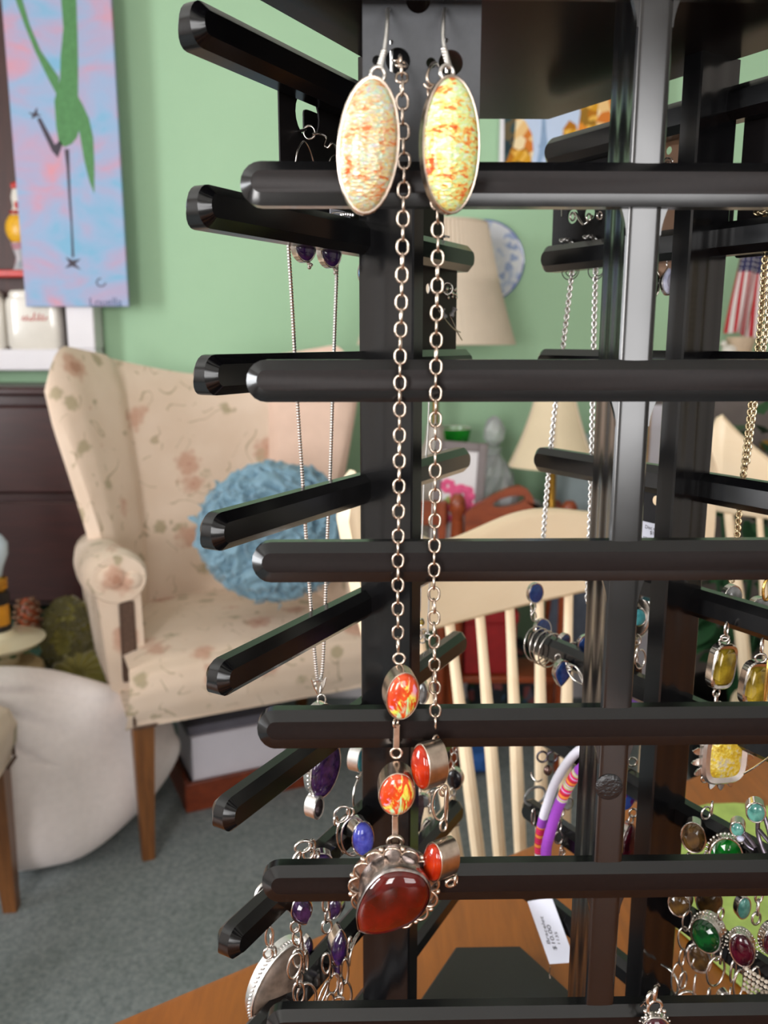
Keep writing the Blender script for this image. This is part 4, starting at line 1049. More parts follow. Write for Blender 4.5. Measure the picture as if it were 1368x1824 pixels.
def picture_frame():
    Y = 2.44; tl = P(762, 790, Y); br = P(855, 925, Y); cx = (tl.x + br.x) / 2; w_ = br.x - tl.x; h = tl.z - ZTOP - .004
    root = thing('picture_frame', 'taupe-framed print of pink flowers on white, leaning behind the cart handle', 'picture', (cx, Y, ZTOP))
    F = Matrix.Translation((cx, Y, ZTOP + .0075)) @ Matrix.Rotation(R(4), 4, 'Y') @ Matrix.Rotation(R(-7), 4, 'X')
    b = .026
    for nm, c, d in (('frame_side', (-w_ / 2 + b / 2, 0, h / 2), (b, .016, h)), ('frame_side', (w_ / 2 - b / 2, 0, h / 2), (b, .016, h)), ('frame_rail', (0, 0, b / 2), (w_ - 2 * b, .016, b)), ('frame_rail', (0, 0, h - b / 2), (w_ - 2 * b, .016, b))):
        obj(nm, G().box(c, d, F, bev=.003), M['frame_grey'], root)
    obj('print', G().box((0, .002, h / 2), (w_ - 2 * b, .005, h - 2 * b), F), M['mat_white'], root)
    for (cx_, cz_, rr) in ((.014, .52, .036), (-.018, .36, .028), (.040, .40, .024), (-.030, .60, .022)):
        g = G(); cz = h * cz_
        for k in range(7):
            a = 2 * math.pi * k / 7; g.ball((cx_ + rr * .62 * math.cos(a), -.0015, cz + rr * .62 * math.sin(a)), (rr * .52, .002, rr * .36), 10, 6, F)
        obj('printed_flower', g, M['flower_pink'], root)
    g = G()
    for k in range(5): g.ball((-.036 + .011 * k, -.0012, h * (.44 + .03 * (k % 2))), (.010, .0015, .014), 8, 6, F)
    obj('printed_leaf', g, M['leaf_green'], root)
picture_frame()
def bowl():
    Y = 2.77; c = P(808, 792, Y); rb = px2m(c, 30)
    st = thing('glass_box', 'smoky grey block stand under the green glass bowl', 'stand', (c.x, Y, ZTOP))
    z0 = P(808, 796, Y).z
    obj('stand_body', G().box((c.x, Y, (ZTOP + z0) / 2), (.06, .06, z0 - ZTOP), bev=.006), M['frame_grey'], st)
    root = thing('glass_bowl', 'bright green glass bowl on a grey stand behind the picture frame', 'bowl', (c.x, Y, z0)); h = P(808, 763, Y).z - z0
    T = Matrix.Translation((c.x, Y, z0))
    obj('bowl_body', G().lathe([(.0001, .001), (rb * .6, .001), (rb * .9, h * .35), (rb, h * .8), (rb * 1.02, h), (rb * .95, h), (rb * .85, h * .4), (rb * .5, .006), (.0001, .006)], 32, T), M['green_glass'], root)
    obj('bowl_rim', G().tube([(c.x + rb * .985 * math.cos(2 * math.pi * k / 32), Y + rb * .985 * math.sin(2 * math.pi * k / 32), z0 + h + .001) for k in range(32)], .0025, 6, closed=True), M['figure_white'], root, label='pale rim')
bowl()
def crystal():
    Y = 2.72; c = P(878, 850, Y); T = Matrix.Translation((c.x, Y, ZTOP + LIFT)); zt = P(875, 748, Y).z - ZTOP
    root = thing('crystal_decanter', 'clear cut-glass decanter with stopper beside the cream bell-shaded lamp', 'decanter', (c.x, Y, ZTOP))
    def facet(prof, n):
        rings = []
        for j, (r, z) in enumerate(prof): rings.append([((r * (1 + .05 * (-1) ** (k + j))) * math.cos(2 * math.pi * k / n), (r * (1 + .05 * (-1) ** (k + j))) * math.sin(2 * math.pi * k / n), z) for k in range(n)])
        return G().loft(rings, True, (True, True), T)
    k = zt / .30
    obj('decanter_body', facet([(.036, .001), (.044, .02 * k), (.056, .07 * k), (.068, .12 * k), (.064, .16 * k), (.042, .19 * k), (.022, .21 * k), (.026, .23 * k)], 18), M['clear_glass'], root, smooth=False)
    obj('stopper', facet([(.016, .232 * k), (.032, .25 * k), (.036, .275 * k), (.022, .30 * k), (.006, .31 * k)], 10), M['clear_glass'], root, smooth=False)
    for px, py, nm in ((862, 0, 'clear cut-glass tumbler left of the decanter'), (905, 0, 'small clear glass cruet right of the decanter')):
        cc = P(px, 860, 2.50); TT = Matrix.Translation((cc.x, 2.50, ZTOP + LIFT)); r2 = thing('cut_glass_cup', nm, 'glass', (cc.x, 2.50, ZTOP))
        n = 14; hgt = .13 if px < 880 else .17
        prof = [(.022, .001), (.024, .02), (.030, hgt * .6), (.034, hgt), (.030, hgt), (.026, hgt * .6), (.020, .03), (.016, .012)]
        rings = [[(r * (1 + .04 * (-1) ** (q + j)) * math.cos(2 * math.pi * q / n), r * (1 + .04 * (-1) ** (q + j)) * math.sin(2 * math.pi * q / n), z) for q in range(n)] for j, (r, z) in enumerate(prof)]
        obj('cup_body', G().loft(rings, True, (True, True), TT), M['clear_glass'], r2, smooth=False)
        obj('cup_rim', G().tube([(cc.x + .032 * math.cos(2 * math.pi * q / 24), 2.50 + .032 * math.sin(2 * math.pi * q / 24), ZTOP + hgt + .001) for q in range(24)], .0015, 6, closed=True), M['clear_glass'], r2)
crystal()
# things on the lower shelf and floor of the cart, seen between the chair's spindles
def soft(name, label, cat, px, py, Y, rx, ry, rz, m, seed=0, zfloor=None):
    c = P(px, py, Y)
    if zfloor is not None: c.z = zfloor + rz * 1.12
    def fn(u, v):
        th = 2 * math.pi * u; z = math.cos(v * math.pi); r = math.sin(v * math.pi)
        d = Vector((r ** .7 * math.cos(th), r ** .7 * math.sin(th), math.copysign(abs(z) ** .7, z)))
        k = 1 + .14 * noise.noise(d * 2.2 + Vector((seed, 0, 0))) + .06 * noise.noise(d * 6 + Vector((seed, 3, 0)))
        return Vector((rx * d.x * k, ry * d.y * k, rz * d.z * k))
    g = G().grid(fn, 40, 24, Matrix.Translation(c), cu=True); return tag(obj(name, g, m, None, ang=80), label, cat)
c = P(872, 1112, 2.45); 
r_ = thing('gift_box', 'dark red lidded box on the lower shelf of the tea cart', 'box', (c.x, 2.50, .30))
zt = P(872, 1088, 2.45).z
obj('box_body', G().box((c.x, 2.48, (.301 + zt - .03) / 2), (.155, .12, zt - .03 - .301), bev=.003), M['red_cloth'], r_); obj('lid', G().box((c.x, 2.48, zt - .012), (.165, .13, .034), bev=.004), M['red_cloth'], r_)
soft('blue_pouch', 'bright blue cloth pouch lying under the red box on the floor', 'pouch', 852, 1182, 2.40, .05, .05, .035, M['blue_cloth'], 1, .0)
soft('flowered_bag', 'dark flowered cloth bag on the floor below the tea cart', 'bag', 905, 1205, 2.76, .14, .09, .13, M['print_cloth'], 2, .0)
soft('slate_bundle', 'slate-grey cloth bundle on the tea cart lower shelf', 'cloth', 1022, 1110, 2.48, .075, .06, .14, M['slate'], 3, .30)
soft('lime_ball', 'small lime green ball on the carpet behind the chair spindles', 'ball', 827, 1256, 2.32, .022, .022, .022, M['lime'], 4, .0)
soft('grey_cloth_heap', 'pale blue-grey cloth heaped behind the brass lamp', 'cloth', 1048, 880, 2.76, .12, .09, .15, M['grey_cloth'], 5, ZTOP)
soft('pale_cloth', 'pale flowered napkin bundle behind the cut glass', 'cloth', 948, 852, 2.66, .04, .04, .06, M['pale_print'], 6, ZTOP)

# ------------------------------------------------------------------ on the back wall: plate, street painting
def wall_plate():
    c = P(862, 466, 2.92); rz = px2m(c, 72); F = frame(Vector((c.x, 2.945, c.z)), (1, 0, 0), (0, 0, 1), (0, -1, 0))
    root = thing('wall_plate', 'blue and white transfer-ware plate hung on the green wall behind the pleated lamp', 'plate', (c.x, 2.94, c.z - rz))
    obj('plate_body', G().lathe([(.0001, .004), (rz * .55, .004), (rz * .62, .010), (rz * .98, .022), (rz, .020), (rz * .98, .014), (rz * .5, 0), (.0001, 0)], 48, F), M['plate_blue'], root)
    obj('rim_line', G().tube([F @ Vector((rz * .985 * math.cos(2 * math.pi * k / 64), rz * .985 * math.sin(2 * math.pi * k / 64), .0215)) for k in range(64)], .0022, 6, closed=True), M['lapis'], root, label='blue rim line')
wall_plate()
def street_painting():
    Y = 2.90; bl = P(896, 350, Y); tr = P(1180, 120, Y); cx, w_ = (bl.x + tr.x) / 2, tr.x - bl.x; z0, z1 = bl.z, tr.z
    root = thing('street_painting', 'canvas of a hazy iron tower between golden autumn trees and facades, on the back wall', 'painting', (cx, Y, z0))
    obj('canvas', G().box((cx, Y + .02, (z0 + z1) / 2), (w_, .04, z1 - z0), bev=.002), M['paint_sky'], root)
    def patch(nm, pts, m, zoff=.0006):
        o = [(P(x, y, Y).x, P(x, y, Y).z) for x, y in pts]
        if sum(o[i][0] * o[(i + 1) % len(o)][1] - o[(i + 1) % len(o)][0] * o[i][1] for i in range(len(o))) < 0: o = o[::-1]
        obj(nm, G().loft([[(x, Y - zoff, z) for x, z in o], [(x, Y + .001, z) for x, z in o]]), M[m], root, smooth=False)
    obj('canvas_edge', G().box((bl.x - .006, Y + .02, (z0 + z1) / 2), (.014, .042, z1 - z0), bev=.002), M['white_paint'], root)
    patch('painted_facade', [(908, 214), (925, 208), (936, 216), (948, 240), (950, 270), (944, 300), (908, 318)], 'paint_facade', .0006)
    patch('painted_awning', [(898, 130), (910, 130), (919, 214), (916, 250), (908, 300), (898, 310)], 'paint_teal', .0010)
    patch('painted_tree', [(900, 292), (912, 262), (925, 268), (936, 262), (945, 278), (948, 300), (930, 330), (898, 340)], 'paint_autumn', .0014)
    patch('painted_tower', [(966, 200), (971, 200), (973, 235), (976, 262), (982, 296), (975, 296), (969, 276), (962, 296), (955, 296), (961, 262), (964, 235)], 'paint_tower', .0006)
    patch('painted_tower_deck', [(959, 258), (978, 258), (978, 263), (959, 263)], 'paint_tower', .0010)
    patch('painted_tree', [(1002, 260), (1003, 230), (1014, 214), (1026, 222), (1032, 250), (1028, 300), (1004, 300)], 'paint_autumn', .0006)
    patch('painted_tree', [(1026, 150), (1058, 130), (1066, 180), (1062, 225), (1044, 250), (1028, 240), (1034, 200)], 'paint_autumn', .0010)
    patch('painted_facade', [(1062, 120), (1178, 120), (1178, 345), (1062, 345), (1058, 230)], 'paint_facade', .0008)
    patch('painted_street', [(950, 300), (1062, 300), (1062, 348), (900, 348), (905, 338)], 'paint_tower', .0007)
street_painting()

# ------------------------------------------------------------------ far right: cabinet board, shelf, plant, flag in its pot
def bookcase():
    x0 = P(1150, 800, 2.80).x; x1 = 2.1; root = thing('side_cabinet', 'taupe painted cabinet along the back wall under the flag', 'cabinet', ((x0 + x1) / 2, 2.82, 0))
    zt = P(1300, 634, 2.80).z
    obj('cabinet_body', G().box(((x0 + x1) / 2, 2.86, zt / 2 - .012), (x1 - x0, .16, zt - .026), bev=.004), M['taupe'], root)
    obj('cabinet_top', G().box(((x0 + x1) / 2, 2.86, zt - .012), (x1 - x0 + .03, .18, .024), bev=.004), M['kraft_wood'], root)
    n = 3; w_ = (x1 - x0) / n
    for k in range(n):
        d = obj('cabinet_door', G().box((x0 + w_ * (k + .5), 2.773, zt / 2 - .02), (w_ - .02, .018, zt - .16), bev=.004), M['taupe'], root)
        obj('knob', G().lathe([(.006, 0), (.006, .012), (.016, .02), (.018, .028), (.0001, .034)], 14, frame(Vector((x0 + w_ * (k + .88), 2.764, P(1290, 792, 2.76).z)), (1, 0, 0), (0, 0, 1), (0, -1, 0))), M['old_brass'], d)
    return zt
ZCAB = bookcase()
def flag():
    Y = 2.84; c = P(1318, 625, Y); root = thing('flag', 'small red, white and blue striped flag draped on a stick in a clay pot', 'flag', (c.x, Y, ZCAB))
    pot = thing('clay_pot', 'pale clay pot holding the small flag on the taupe cabinet', 'pot', (c.x, Y, ZCAB)); T = Matrix.Translation((c.x, Y, ZCAB))
    obj('pot_body', G().lathe([(.0001, 0), (.034, 0), (.045, .055), (.045, .06), (.041, .06), (.031, .01), (.0001, .01)], 24, T), M['terracotta'], pot)
    obj('soil', G().lathe([(.039, .05), (.0001, .052)], 20, T), M['shelf_dark'], pot)
    zt = P(1330, 440, Y).z
    obj('flag_stick', G().tube([(c.x + .01, Y, ZCAB + .02), (c.x + .05, Y, zt + .02)], .0035, 8), M['leg_wood'], root)
    # draped cloth: 13 stripes, hanging in folds
    def cloth(u, v):
        tl = P(1318, 448, Y); tr = P(1372, 452, Y); bl = P(1290, 590, Y); br = P(1356, 606, Y)
        p = (tl * (1 - u) + tr * u) * (1 - v) + (bl * (1 - u) + br * u) * v
        p.y += .014 * math.sin(u * 12 + v * 2) * (.35 + v) - .012
        p.z -= .006 * math.cos(u * 9) * v
        return p
    for k in range(13):
        g = G().grid(lambda u, v: cloth((k + u) / 13, v), 4, 22); obj('stripe', g, M['flag_red' if k % 2 == 0 else 'flag_white'], root, ang=80)
    def cl2(u, v): 
        p = cloth(.02 + .96 * u, v * .24); p.y -= .0016; return p
    can = obj('canton', G().grid(cl2, 22, 10), M['flag_blue'], root, ang=80)
    g = G()
    for i in range(6):
        for j in range(4):
            p = cl2((i + .5) / 6, (j + .5) / 4); g.ball(p + Vector((0, -.0008, 0)), (.0032, .0008, .0032), 5, 4)
    obj('star', g, M['flag_white'], can, kind='stuff')
flag()
def plant():
    c = P(1345, 800, 2.35); rnd = random.Random(9); root = thing('house_plant', 'bushy dark green house plant on the floor in front of the taupe cabinet', 'plant', (c.x, 2.35, 0))
    T = Matrix.Translation((c.x, 2.35, 0))
    obj('plant_pot', G().lathe([(.0001, 0), (.11, 0), (.14, .26), (.15, .28), (.135, .28), (.12, .1), (.0001, .1)], 24, T), M['black_enamel'], root)
    for k in range(7):
        a = k * .9; obj('stem', G().tube([(c.x, 2.35, .2), (c.x + .06 * math.cos(a), 2.35 + .06 * math.sin(a), .55), (c.x + .13 * math.cos(a), 2.35 + .13 * math.sin(a), .95)], [.007, .006, .003], 6), M['foliage'], root)
    proto = None
    g = G(); L, W = .10, .030
    rows = []
    for i in range(6):
        q = i / 5; ww = W * math.sin(math.pi * min(1, q * .92 + .08)) ; z = -.02 * q * q
        rows.append([(L * q, -ww, z), (L * q, 0, z - .006), (L * q, ww, z)])
    g.loft(rows, False, (False, False))
    for k in range(150):
        a = rnd.random() * 6.283; r = .05 + .14 * rnd.random(); z = .42 + .66 * rnd.random()
        Mx = Matrix.Translation((c.x + r * math.cos(a), 2.35 + r * math.sin(a), z)) @ Matrix.Rotation(a + rnd.uniform(-.6, .6), 4, 'Z') @ Matrix.Rotation(rnd.uniform(-.5, .9), 4, 'Y') @ Matrix.Rotation(rnd.uniform(-.6, .6), 4, 'X')
        if proto is None:
            WPOS['_'] = Vector(); proto = obj('leaf', g, M['foliage'], root, ang=80); proto.data.transform(Matrix.Translation(proto.location + WPOS[root.name]))
            proto.matrix_basis = Matrix.Translation(-WPOS[root.name]) @ Mx
        else: like(proto, root, Mx)
plant()
# white panel with a tan frame leaning on the cabinet
c = P(1176, 790, 2.66); r_ = thing('framed_panel', 'white panel in a tan wooden frame leaning against the taupe cabinet', 'panel', (c.x, 2.66, 0))
zt = P(1172, 722, 2.66).z
obj('panel', G().box((c.x + .01, 2.67, zt / 2), (.12, .012, zt)), M['box_white'], r_); 
for dx in (-.05, .07): obj('frame_side', G().box((c.x + dx, 2.665, zt / 2), (.03, .026, zt), bev=.003), M['kraft_wood'], r_)
# small pale ornaments beside the pot
c = P(1300, 618, 2.82); r_ = thing('ornament', 'small pale ceramic bird ornament left of the clay pot', 'ornament', (c.x, 2.82, ZCAB))
obj('bird_body', G().ball((c.x, 2.82, ZCAB + .018), (.026, .018, .018), 14, 10), M['figure_white'], r_); obj('head', G().ball((c.x - .02, 2.82, ZCAB + .038), .011, 12, 8), M['figure_white'], r_)
# green cloth lying on the table at the right
def green_cloth():
    z0 = TZ + .0015
    pts = [PZ(x, y, z0) for x, y in ((1190, 1470), (1215, 1447), (1260, 1436), (1310, 1434), (1372, 1440), (1450, 1470), (1480, 1560), (1460, 1680), (1400, 1770), (1340, 1776), (1190, 1640), (1150, 1560))]
    g = G().loft([[(p.x, p.y, z0) for p in pts], [(p.x, p.y, z0 + .003) for p in pts]])
    if g.v[0] is not None: pass
    tag(obj('green_cloth', g, M['green_mat'], None), 'lime green cloth mat lying on the table behind the right arms of the stand', 'cloth')
green_cloth()
# ================================================================== jewelry
def rotm(yaw=0, pitch=0, roll=0):
    """a face that looks at -y; yaw turns it to the viewer's right, pitch tips it up, roll turns it clockwise in its own plane"""
    return Matrix.Rotation(R(yaw), 4, 'Z') @ Matrix.Rotation(R(-pitch), 4, 'X') @ Matrix.Rotation(R(roll), 4, 'Y')
SHP = {'oval': lambda a, b: oval(a, b, 32), 'marquise': lambda a, b: marquise(a, b, 32), 'rect': lambda a, b: superoval(a, b, 7, 40), 'cushion': lambda a, b: superoval(a, b, 3.4, 36),
       'pear': lambda a, b: [(a * math.cos(t) * (1 - .42 * max(0, math.sin(t)) ** 1.5), b * math.sin(t)) for t in [2 * math.pi * k / 32 for k in range(32)]],
       'leafdrop': lambda a, b: [(a * math.cos(t) * (1 - .55 * max(0, -math.sin(t)) ** 1.4), b * math.sin(t)) for t in [2 * math.pi * k / 32 for k in range(32)]]}
def gem(parent, c, w, h, stone, metal, yaw=0, pitch=0, roll=0, shape='oval', wall=.004, dome=.003, lip=.0006, facet=False, rope=0, beads=0, lab=None, slab=None, back=1.0, table=.55):
    """bezel (with its stone, and a rope or bead border, as sub-parts)"""
    F = Matrix.Translation(c) @ rotm(yaw, pitch, roll); o = SHP[shape](w / 2, h / 2); i1 = inset(o, lip * .5); i2 = inset(o, lip * 1.6)
    y1, y0 = wall / 2, -wall / 2
    ob = [(x * back, z * back) for x, z in o]
    g = G().loft([[(x * .9, y1, z * .9) for x, z in ob], [(x, y1 - .0003, z) for x, z in ob], [(x, y0 + lip * .5, z) for x, z in o], [(x, y0, z) for x, z in i1], [(x, y0 + lip * .2, z) for x, z in i2], [(x, y0 + lip * 1.2, z) for x, z in i2]], True, (True, True), F)
    b = obj('bezel', g, metal, parent, ang=40, label=lab)
    i3 = inset(o, lip * 1.4)
    if facet:
        rings = [[(x, y0 + lip, z) for x, z in i3], [(x * (.80), y0 - dome * .62, z * .80) for x, z in i3], [(x * table, y0 - dome, z * table) for x, z in i3]]
        n = len(i3); st = max(1, n // (8 if shape in ('rect', 'cushion') else 12)); rings = [[r[(k + (j % 2) * (st // 2 if j == 1 else 0)) % n] for k in range(0, n, st)] for j, r in enumerate(rings)]
        s = obj('stone', G().loft(rings, True, (False, True), F), stone, b, smooth=False, label=slab)
    else:
        rings = []
        for k in range(9):
            q = k / 8; kk = math.cos(q * math.pi / 2 * .97); rings.append([(x * kk, y0 + lip * .4 - dome * math.sin(q * math.pi / 2 * .97), z * kk) for x, z in i3])
        s = obj('stone', G().loft(rings, True, (False, True), F), stone, b, ang=60, label=slab)
    if rope:
        n = rope; g = G()
        for k in range(n):
            t = k / n * len(o); i = int(t) % len(o); f = t - int(t); p = Vector(o[i]) * (1 - f) + Vector(o[(i + 1) % len(o)]) * f
            q = Vector(o[(i + 1) % len(o)]) - Vector(o[i]); q.normalize(); m_ = Vector((q.y, -q.x))
            d = min(w, h) * .035
            g.tube([(p.x + m_.x * d * .2 - q.x * d * .9, y0 + wall * .35 - d * .9, p.y + m_.y * d * .2 - q.y * d * .9), (p.x + m_.x * d * 1.0, y0 + wall * .35 - d * .3, p.y + m_.y * d * 1.0), (p.x + m_.x * d * .2 + q.x * d * .9, y0 + wall * .35 + d * .9, p.y + m_.y * d * .2 + q.y * d * .9)], d * .55, 5, M=F)
        obj('rope_edge', g, metal, b, ang=60)
    if beads:
        g = G(); d = min(w, h) * .045
        for k in range(beads):
            t = k / beads * len(o); i = int(t) % len(o); f = t - int(t); p = Vector(o[i]) * (1 - f) + Vector(o[(i + 1) % len(o)]) * f; p = p * (1 + d * 1.3 / p.length)
            g.ball((p.x, y0 + wall * .55, p.y), d, 7, 5, F)
        obj('bead_edge', g, metal, b, ang=60)
    return b
def ring(parent, name, c, w, h, r, mat, yaw=0, pitch=0, roll=0, n=22, wire=7):
    F = Matrix.Translation(c) @ rotm(yaw, pitch, roll)
    pts = [(w / 2 * math.cos(2 * math.pi * k / n), 0, h / 2 * math.sin(2 * math.pi * k / n)) for k in range(n)]
    return obj(name, G().tube(pts, r, wire, closed=True, M=F), mat, parent, ang=80)
def link_mesh(w, L, r, n=12, wire=6):
    hl = L / 2 - w / 2; pts = []
    for k in range(n // 2 + 1):
        a = math.pi * k / (n // 2); pts.append((w / 2 * math.cos(a), 0, hl + w / 2 * math.sin(a)))
    for k in range(n // 2 + 1):
        a = math.pi + math.pi * k / (n // 2); pts.append((w / 2 * math.cos(a), 0, -hl + w / 2 * math.sin(a)))
    return G().tube(pts, r, wire, closed=True)
def resample(pts, step):
    pts = [Vector(p) for p in pts]; out = [pts[0]]; acc = 0.0
    for i in range(1, len(pts)):
        a, b = pts[i - 1], pts[i]; d = (b - a).length
        while d > 1e-9 and acc + d >= step:
            t = (step - acc) / d; a = a + (b - a) * t; out.append(a); d = (b - a).length; acc = 0.0
        acc += d
    return out
LINKS = {}
def chain(parent, pts, pitch, w, r, mat, name='chain_link', L=None, joined=False, twist0=0.0, jit=8):
    """interlinked chain along a path; separate link parts, or one part of many tiny links"""
    L = L or (pitch + 2.2 * r); P_ = resample(smooth_path(pts, 8), pitch); key = (round(w, 6), round(L, 6), r, mat.name)
    rnd = random.Random(len(P_)); g = G(); proto = LINKS.get(key); base = link_mesh(w - r, L - r, r)
    for i in range(len(P_) - 1):
        a, b = P_[i], P_[i + 1]; z = (b - a).normalized(); x = Vector((1, 0, 0)); x = (x - z * x.dot(z)).normalized(); y = z.cross(x)
        ang = twist0 + (math.pi / 2 if i % 2 else 0) + R(rnd.uniform(-jit, jit)); c_, s_ = math.cos(ang), math.sin(ang)
        X = x * c_ + y * s_; Y = z.cross(X); Mx = frame((a + b) / 2, X, Y, z)
        if joined: g.join(base, Mx)
        elif proto is None:
            o = obj(name, base, mat, parent, ang=80); o.data.transform(Matrix.Translation(o.location + WPOS[parent.name])); o.matrix_basis = Matrix.Translation(-WPOS[parent.name]) @ Mx; WPOS[o.name] = Mx.translation.copy()
            proto = LINKS[key] = o
        else: like(proto, parent, Mx)
    if joined: return obj(name, g, mat, parent, ang=80, kind='stuff')
def snake(parent, pts, r, mat, name='chain', per=.0016, kind=None):
    """fine box/snake chain: a ribbed cord"""
    P_ = resample(smooth_path(pts, 8), per / 2); g = G().tube(P_, [r * (1.12 if i % 2 else .82) for i in range(len(P_))], 6); return obj(name, g, mat, parent, ang=20)
def wire(parent, name, pts, r, mat, k=6, n=7): return obj(name, G().tube(smooth_path(pts, k), r, n), mat, parent, ang=80)
def bar_link(parent, a, b, w, th, mat, name='bar_link'):
    a, b = Vector(a), Vector(b); z = (a - b).normalized(); x = Vector((1, 0, 0)); x = (x - z * x.dot(z)).normalized(); y = z.cross(x); F = frame((a + b) / 2, x, y, z)
    return obj(name, G().box((0, 0, 0), (w, th, (a - b).length), F, bev=min(w, th) * .25), mat, parent, ang=30)

# ------------------------------------------------------------------ earring card and the two big oval earrings
cc = tp('f', 748, 150, -.0095); T_f = TR['f']
card = thing('earring_card', 'charcoal grey punched card behind the two large oval foil earrings', 'earring card', cc)
def punched(parent, name, tree, off, rect, holes, mat, th=.0009):
    """flat card in a tree's plane with round holes; rect and holes given as pixels seen there"""
    t = TR[tree]; x0, y0, x1, y1 = rect; tl = tp(tree, x0, y0, off); br = tp(tree, x1, y1, off); org = (tl + br) / 2
    if tree == 'f': ex = t.e.copy()
    else: ex = t.e.copy() if (br - tl).dot(t.e) > 0 else -t.e
    nn = -t.n if ex.cross(Vector((0, 0, 1))).dot(-t.n) > 0 else t.n
    F = frame(org, ex, -ex.cross(Vector((0, 0, 1))), (0, 0, 1)); Fi = F.inverted()
    a = abs((br - tl).dot(ex)) / 2; b = abs((br - tl).z) / 2
    hs = []
    for (hx, hy, r) in holes:
        p = Fi @ tp(tree, hx, hy, off); hs.append((p.x, p.z, px2m(tp(tree, hx, hy, off), r)))
    # grid cells cut into a sheet around each hole: fan strips between hole circle and its own cell, cells tile the card in rows
    bm = bmesh_sheet(a, b, hs, th); g = G(); g.add(bm[0], bm[1], F); return obj(name, g, mat, parent, smooth=False), F
def bmesh_sheet(a, b, hs, th):
    import bmesh
    bm = bmesh.new(); e = []
    def loop(pts):
        vs = [bm.verts.new((x, 0, z)) for x, z in pts]
        for i in range(len(vs)): e.append(bm.edges.new((vs[i], vs[(i + 1) % len(vs)])))
    loop(superoval(a, b, 24, 48))
    for (x, z, r) in hs: loop([(x + r * math.cos(2 * math.pi * k / 20), z + r * math.sin(2 * math.pi * k / 20)) for k in range(20)])
    bmesh.ops.triangle_fill(bm, use_beauty=True, use_dissolve=False, edges=e)
    ret = bmesh.ops.extrude_face_region(bm, geom=list(bm.faces)); bmesh.ops.translate(bm, vec=(0, th, 0), verts=[v for v in ret['geom'] if isinstance(v, bmesh.types.BMVert)])
    bmesh.ops.recalc_face_normals(bm, faces=bm.faces); bm.verts.index_update()
    out = ([v.co.copy() for v in bm.verts], [tuple(v.index for v in f.verts) for f in bm.faces]); bm.free(); return out
punched(card, 'card_sheet', 'f', -.0098, (645, -40, 851, 352), [(745, 0, 22), (709, 108, 22), (803, 112, 22), (691, 17, 4), (792, 16, 4), (697, 75, 4), (795, 72, 4), (672, 108, 9), (768, 112, 9)], M['card_grey'])

BRS = M['bright_silver']
def big_earring(label, cx, cy, w, h, yaw, roll, foil, ringp, hook, top):
    c = tp('f', cx, cy, .024); root = thing('earring', label, 'earring', c, 'pair of large oval foil earrings')
    gem(root, c, px2m(c, w), px2m(c, h), M[foil], M['warm_silver'], yaw=yaw, roll=roll, pitch=-2, wall=.0042, dome=.0052, lip=.0007)
    rp = tp('f', *ringp, .024); ring(root, 'jump_ring', rp, px2m(rp, 25), px2m(rp, 25), .00075, M['silver'], yaw=yaw)
    pts = [tp('f', x, y, o) for x, y, o in hook]; wire(root, 'ear_hook', pts, .0008, BRS, 8)
    a, b = tp('f', *top[0], .023), tp('f', *top[1], .021); g = G(); n = 7
    for k in range(n):
        p = a + (b - a) * (k / (n - 1)); g.ball(p, (.0013, .0013, .0009), 10, 6)
    g.tube([a, b], .0011, 8); obj('hook_coil', g, M['silver'], root, ang=60)
big_earring('large oval foil earring in pale pink and cream, hanging left of the necklace chain', 656, 262, 112, 232, 6, 5, 'opal_foil_pale', (673, 133), [(679, 122, .024), (683, 100, .022), (688, 62, .018), (690, 30, .010), (691, 17, -.004), (694, 24, -.014), (697, 70, -.017), (698, 130, -.018)], ((677, 118), (684, 92)))
big_earring('large oval foil earring in bright yellow-green, hanging over the right strand of the chain', 801, 261, 112, 232, 20, -1, 'opal_foil_bright', (796, 130), [(798, 120, .024), (795, 96, .022), (789, 70, .018), (790, 35, .010), (792, 17, -.004), (794, 24, -.014), (795, 70, -.017), (796, 130, -.018)], ((800, 120), (791, 88)))

# ------------------------------------------------------------------ the long necklace
WS = M['warm_silver']
nk = thing('necklace', 'long warm-silver link necklace with orange glass drops and an ornate dark red pendant', 'necklace', tp('f', 745, 700, .0095))
fp = lambda x, y, o=.0105: tp('f', x, y, o)
chain(nk, [fp(709, 108, -.012), fp(715, 116, .001), fp(716, 160), fp(718, 230), fp(720, 300), fp(718, 400), fp(716, 500), fp(713, 640), fp(712, 760), fp(711, 860), fp(709, 1000), fp(709, 1165)], .0051, .0048, .00056, WS)
chain(nk, [fp(772, 152, .004), fp(774, 230), fp(777, 330), fp(780, 420), fp(778, 560), fp(776, 720), fp(775, 900), fp(773, 1050), fp(774, 1180), fp(776, 1312)], .0051, .0048, .00056, WS)
wire(nk, 'hook_clasp', [fp(781, 122, -.014), fp(776, 112, -.004), fp(767, 118, .003), fp(761, 134, .006), fp(764, 148, .006), fp(772, 152, .005), fp(764, 158, .006), fp(755, 150, .006)], .0006, WS)
def nk_gem(x, y, w, h, yaw, roll, stone, wall, off=.0135, pitch=0, dome=.0035):
    c = fp(x, y, off); return gem(nk, c, px2m(c, w), px2m(c, h), M[stone], WS, yaw=yaw, roll=roll, pitch=pitch, wall=wall, dome=dome, lip=.0005)
ring(nk, 'jump_ring', fp(711, 1173), .0046, .0046, .0006, WS)
nk_gem(714, 1233, 62, 94, 14, 3, 'fire_foil', .0075, pitch=-6)
ring(nk, 'jump_ring', fp(705, 1287), .0038, .0038, .0006, WS, yaw=60)
bar_link(nk, fp(707, 1290), fp(706, 1333), .0028, .0012, WS); ring(nk, 'jump_ring', fp(706, 1341), .0046, .0046, .0007, WS)
nk_gem(706, 1404, 66, 92, 3, 3, 'fire_foil', .0085, pitch=-10)
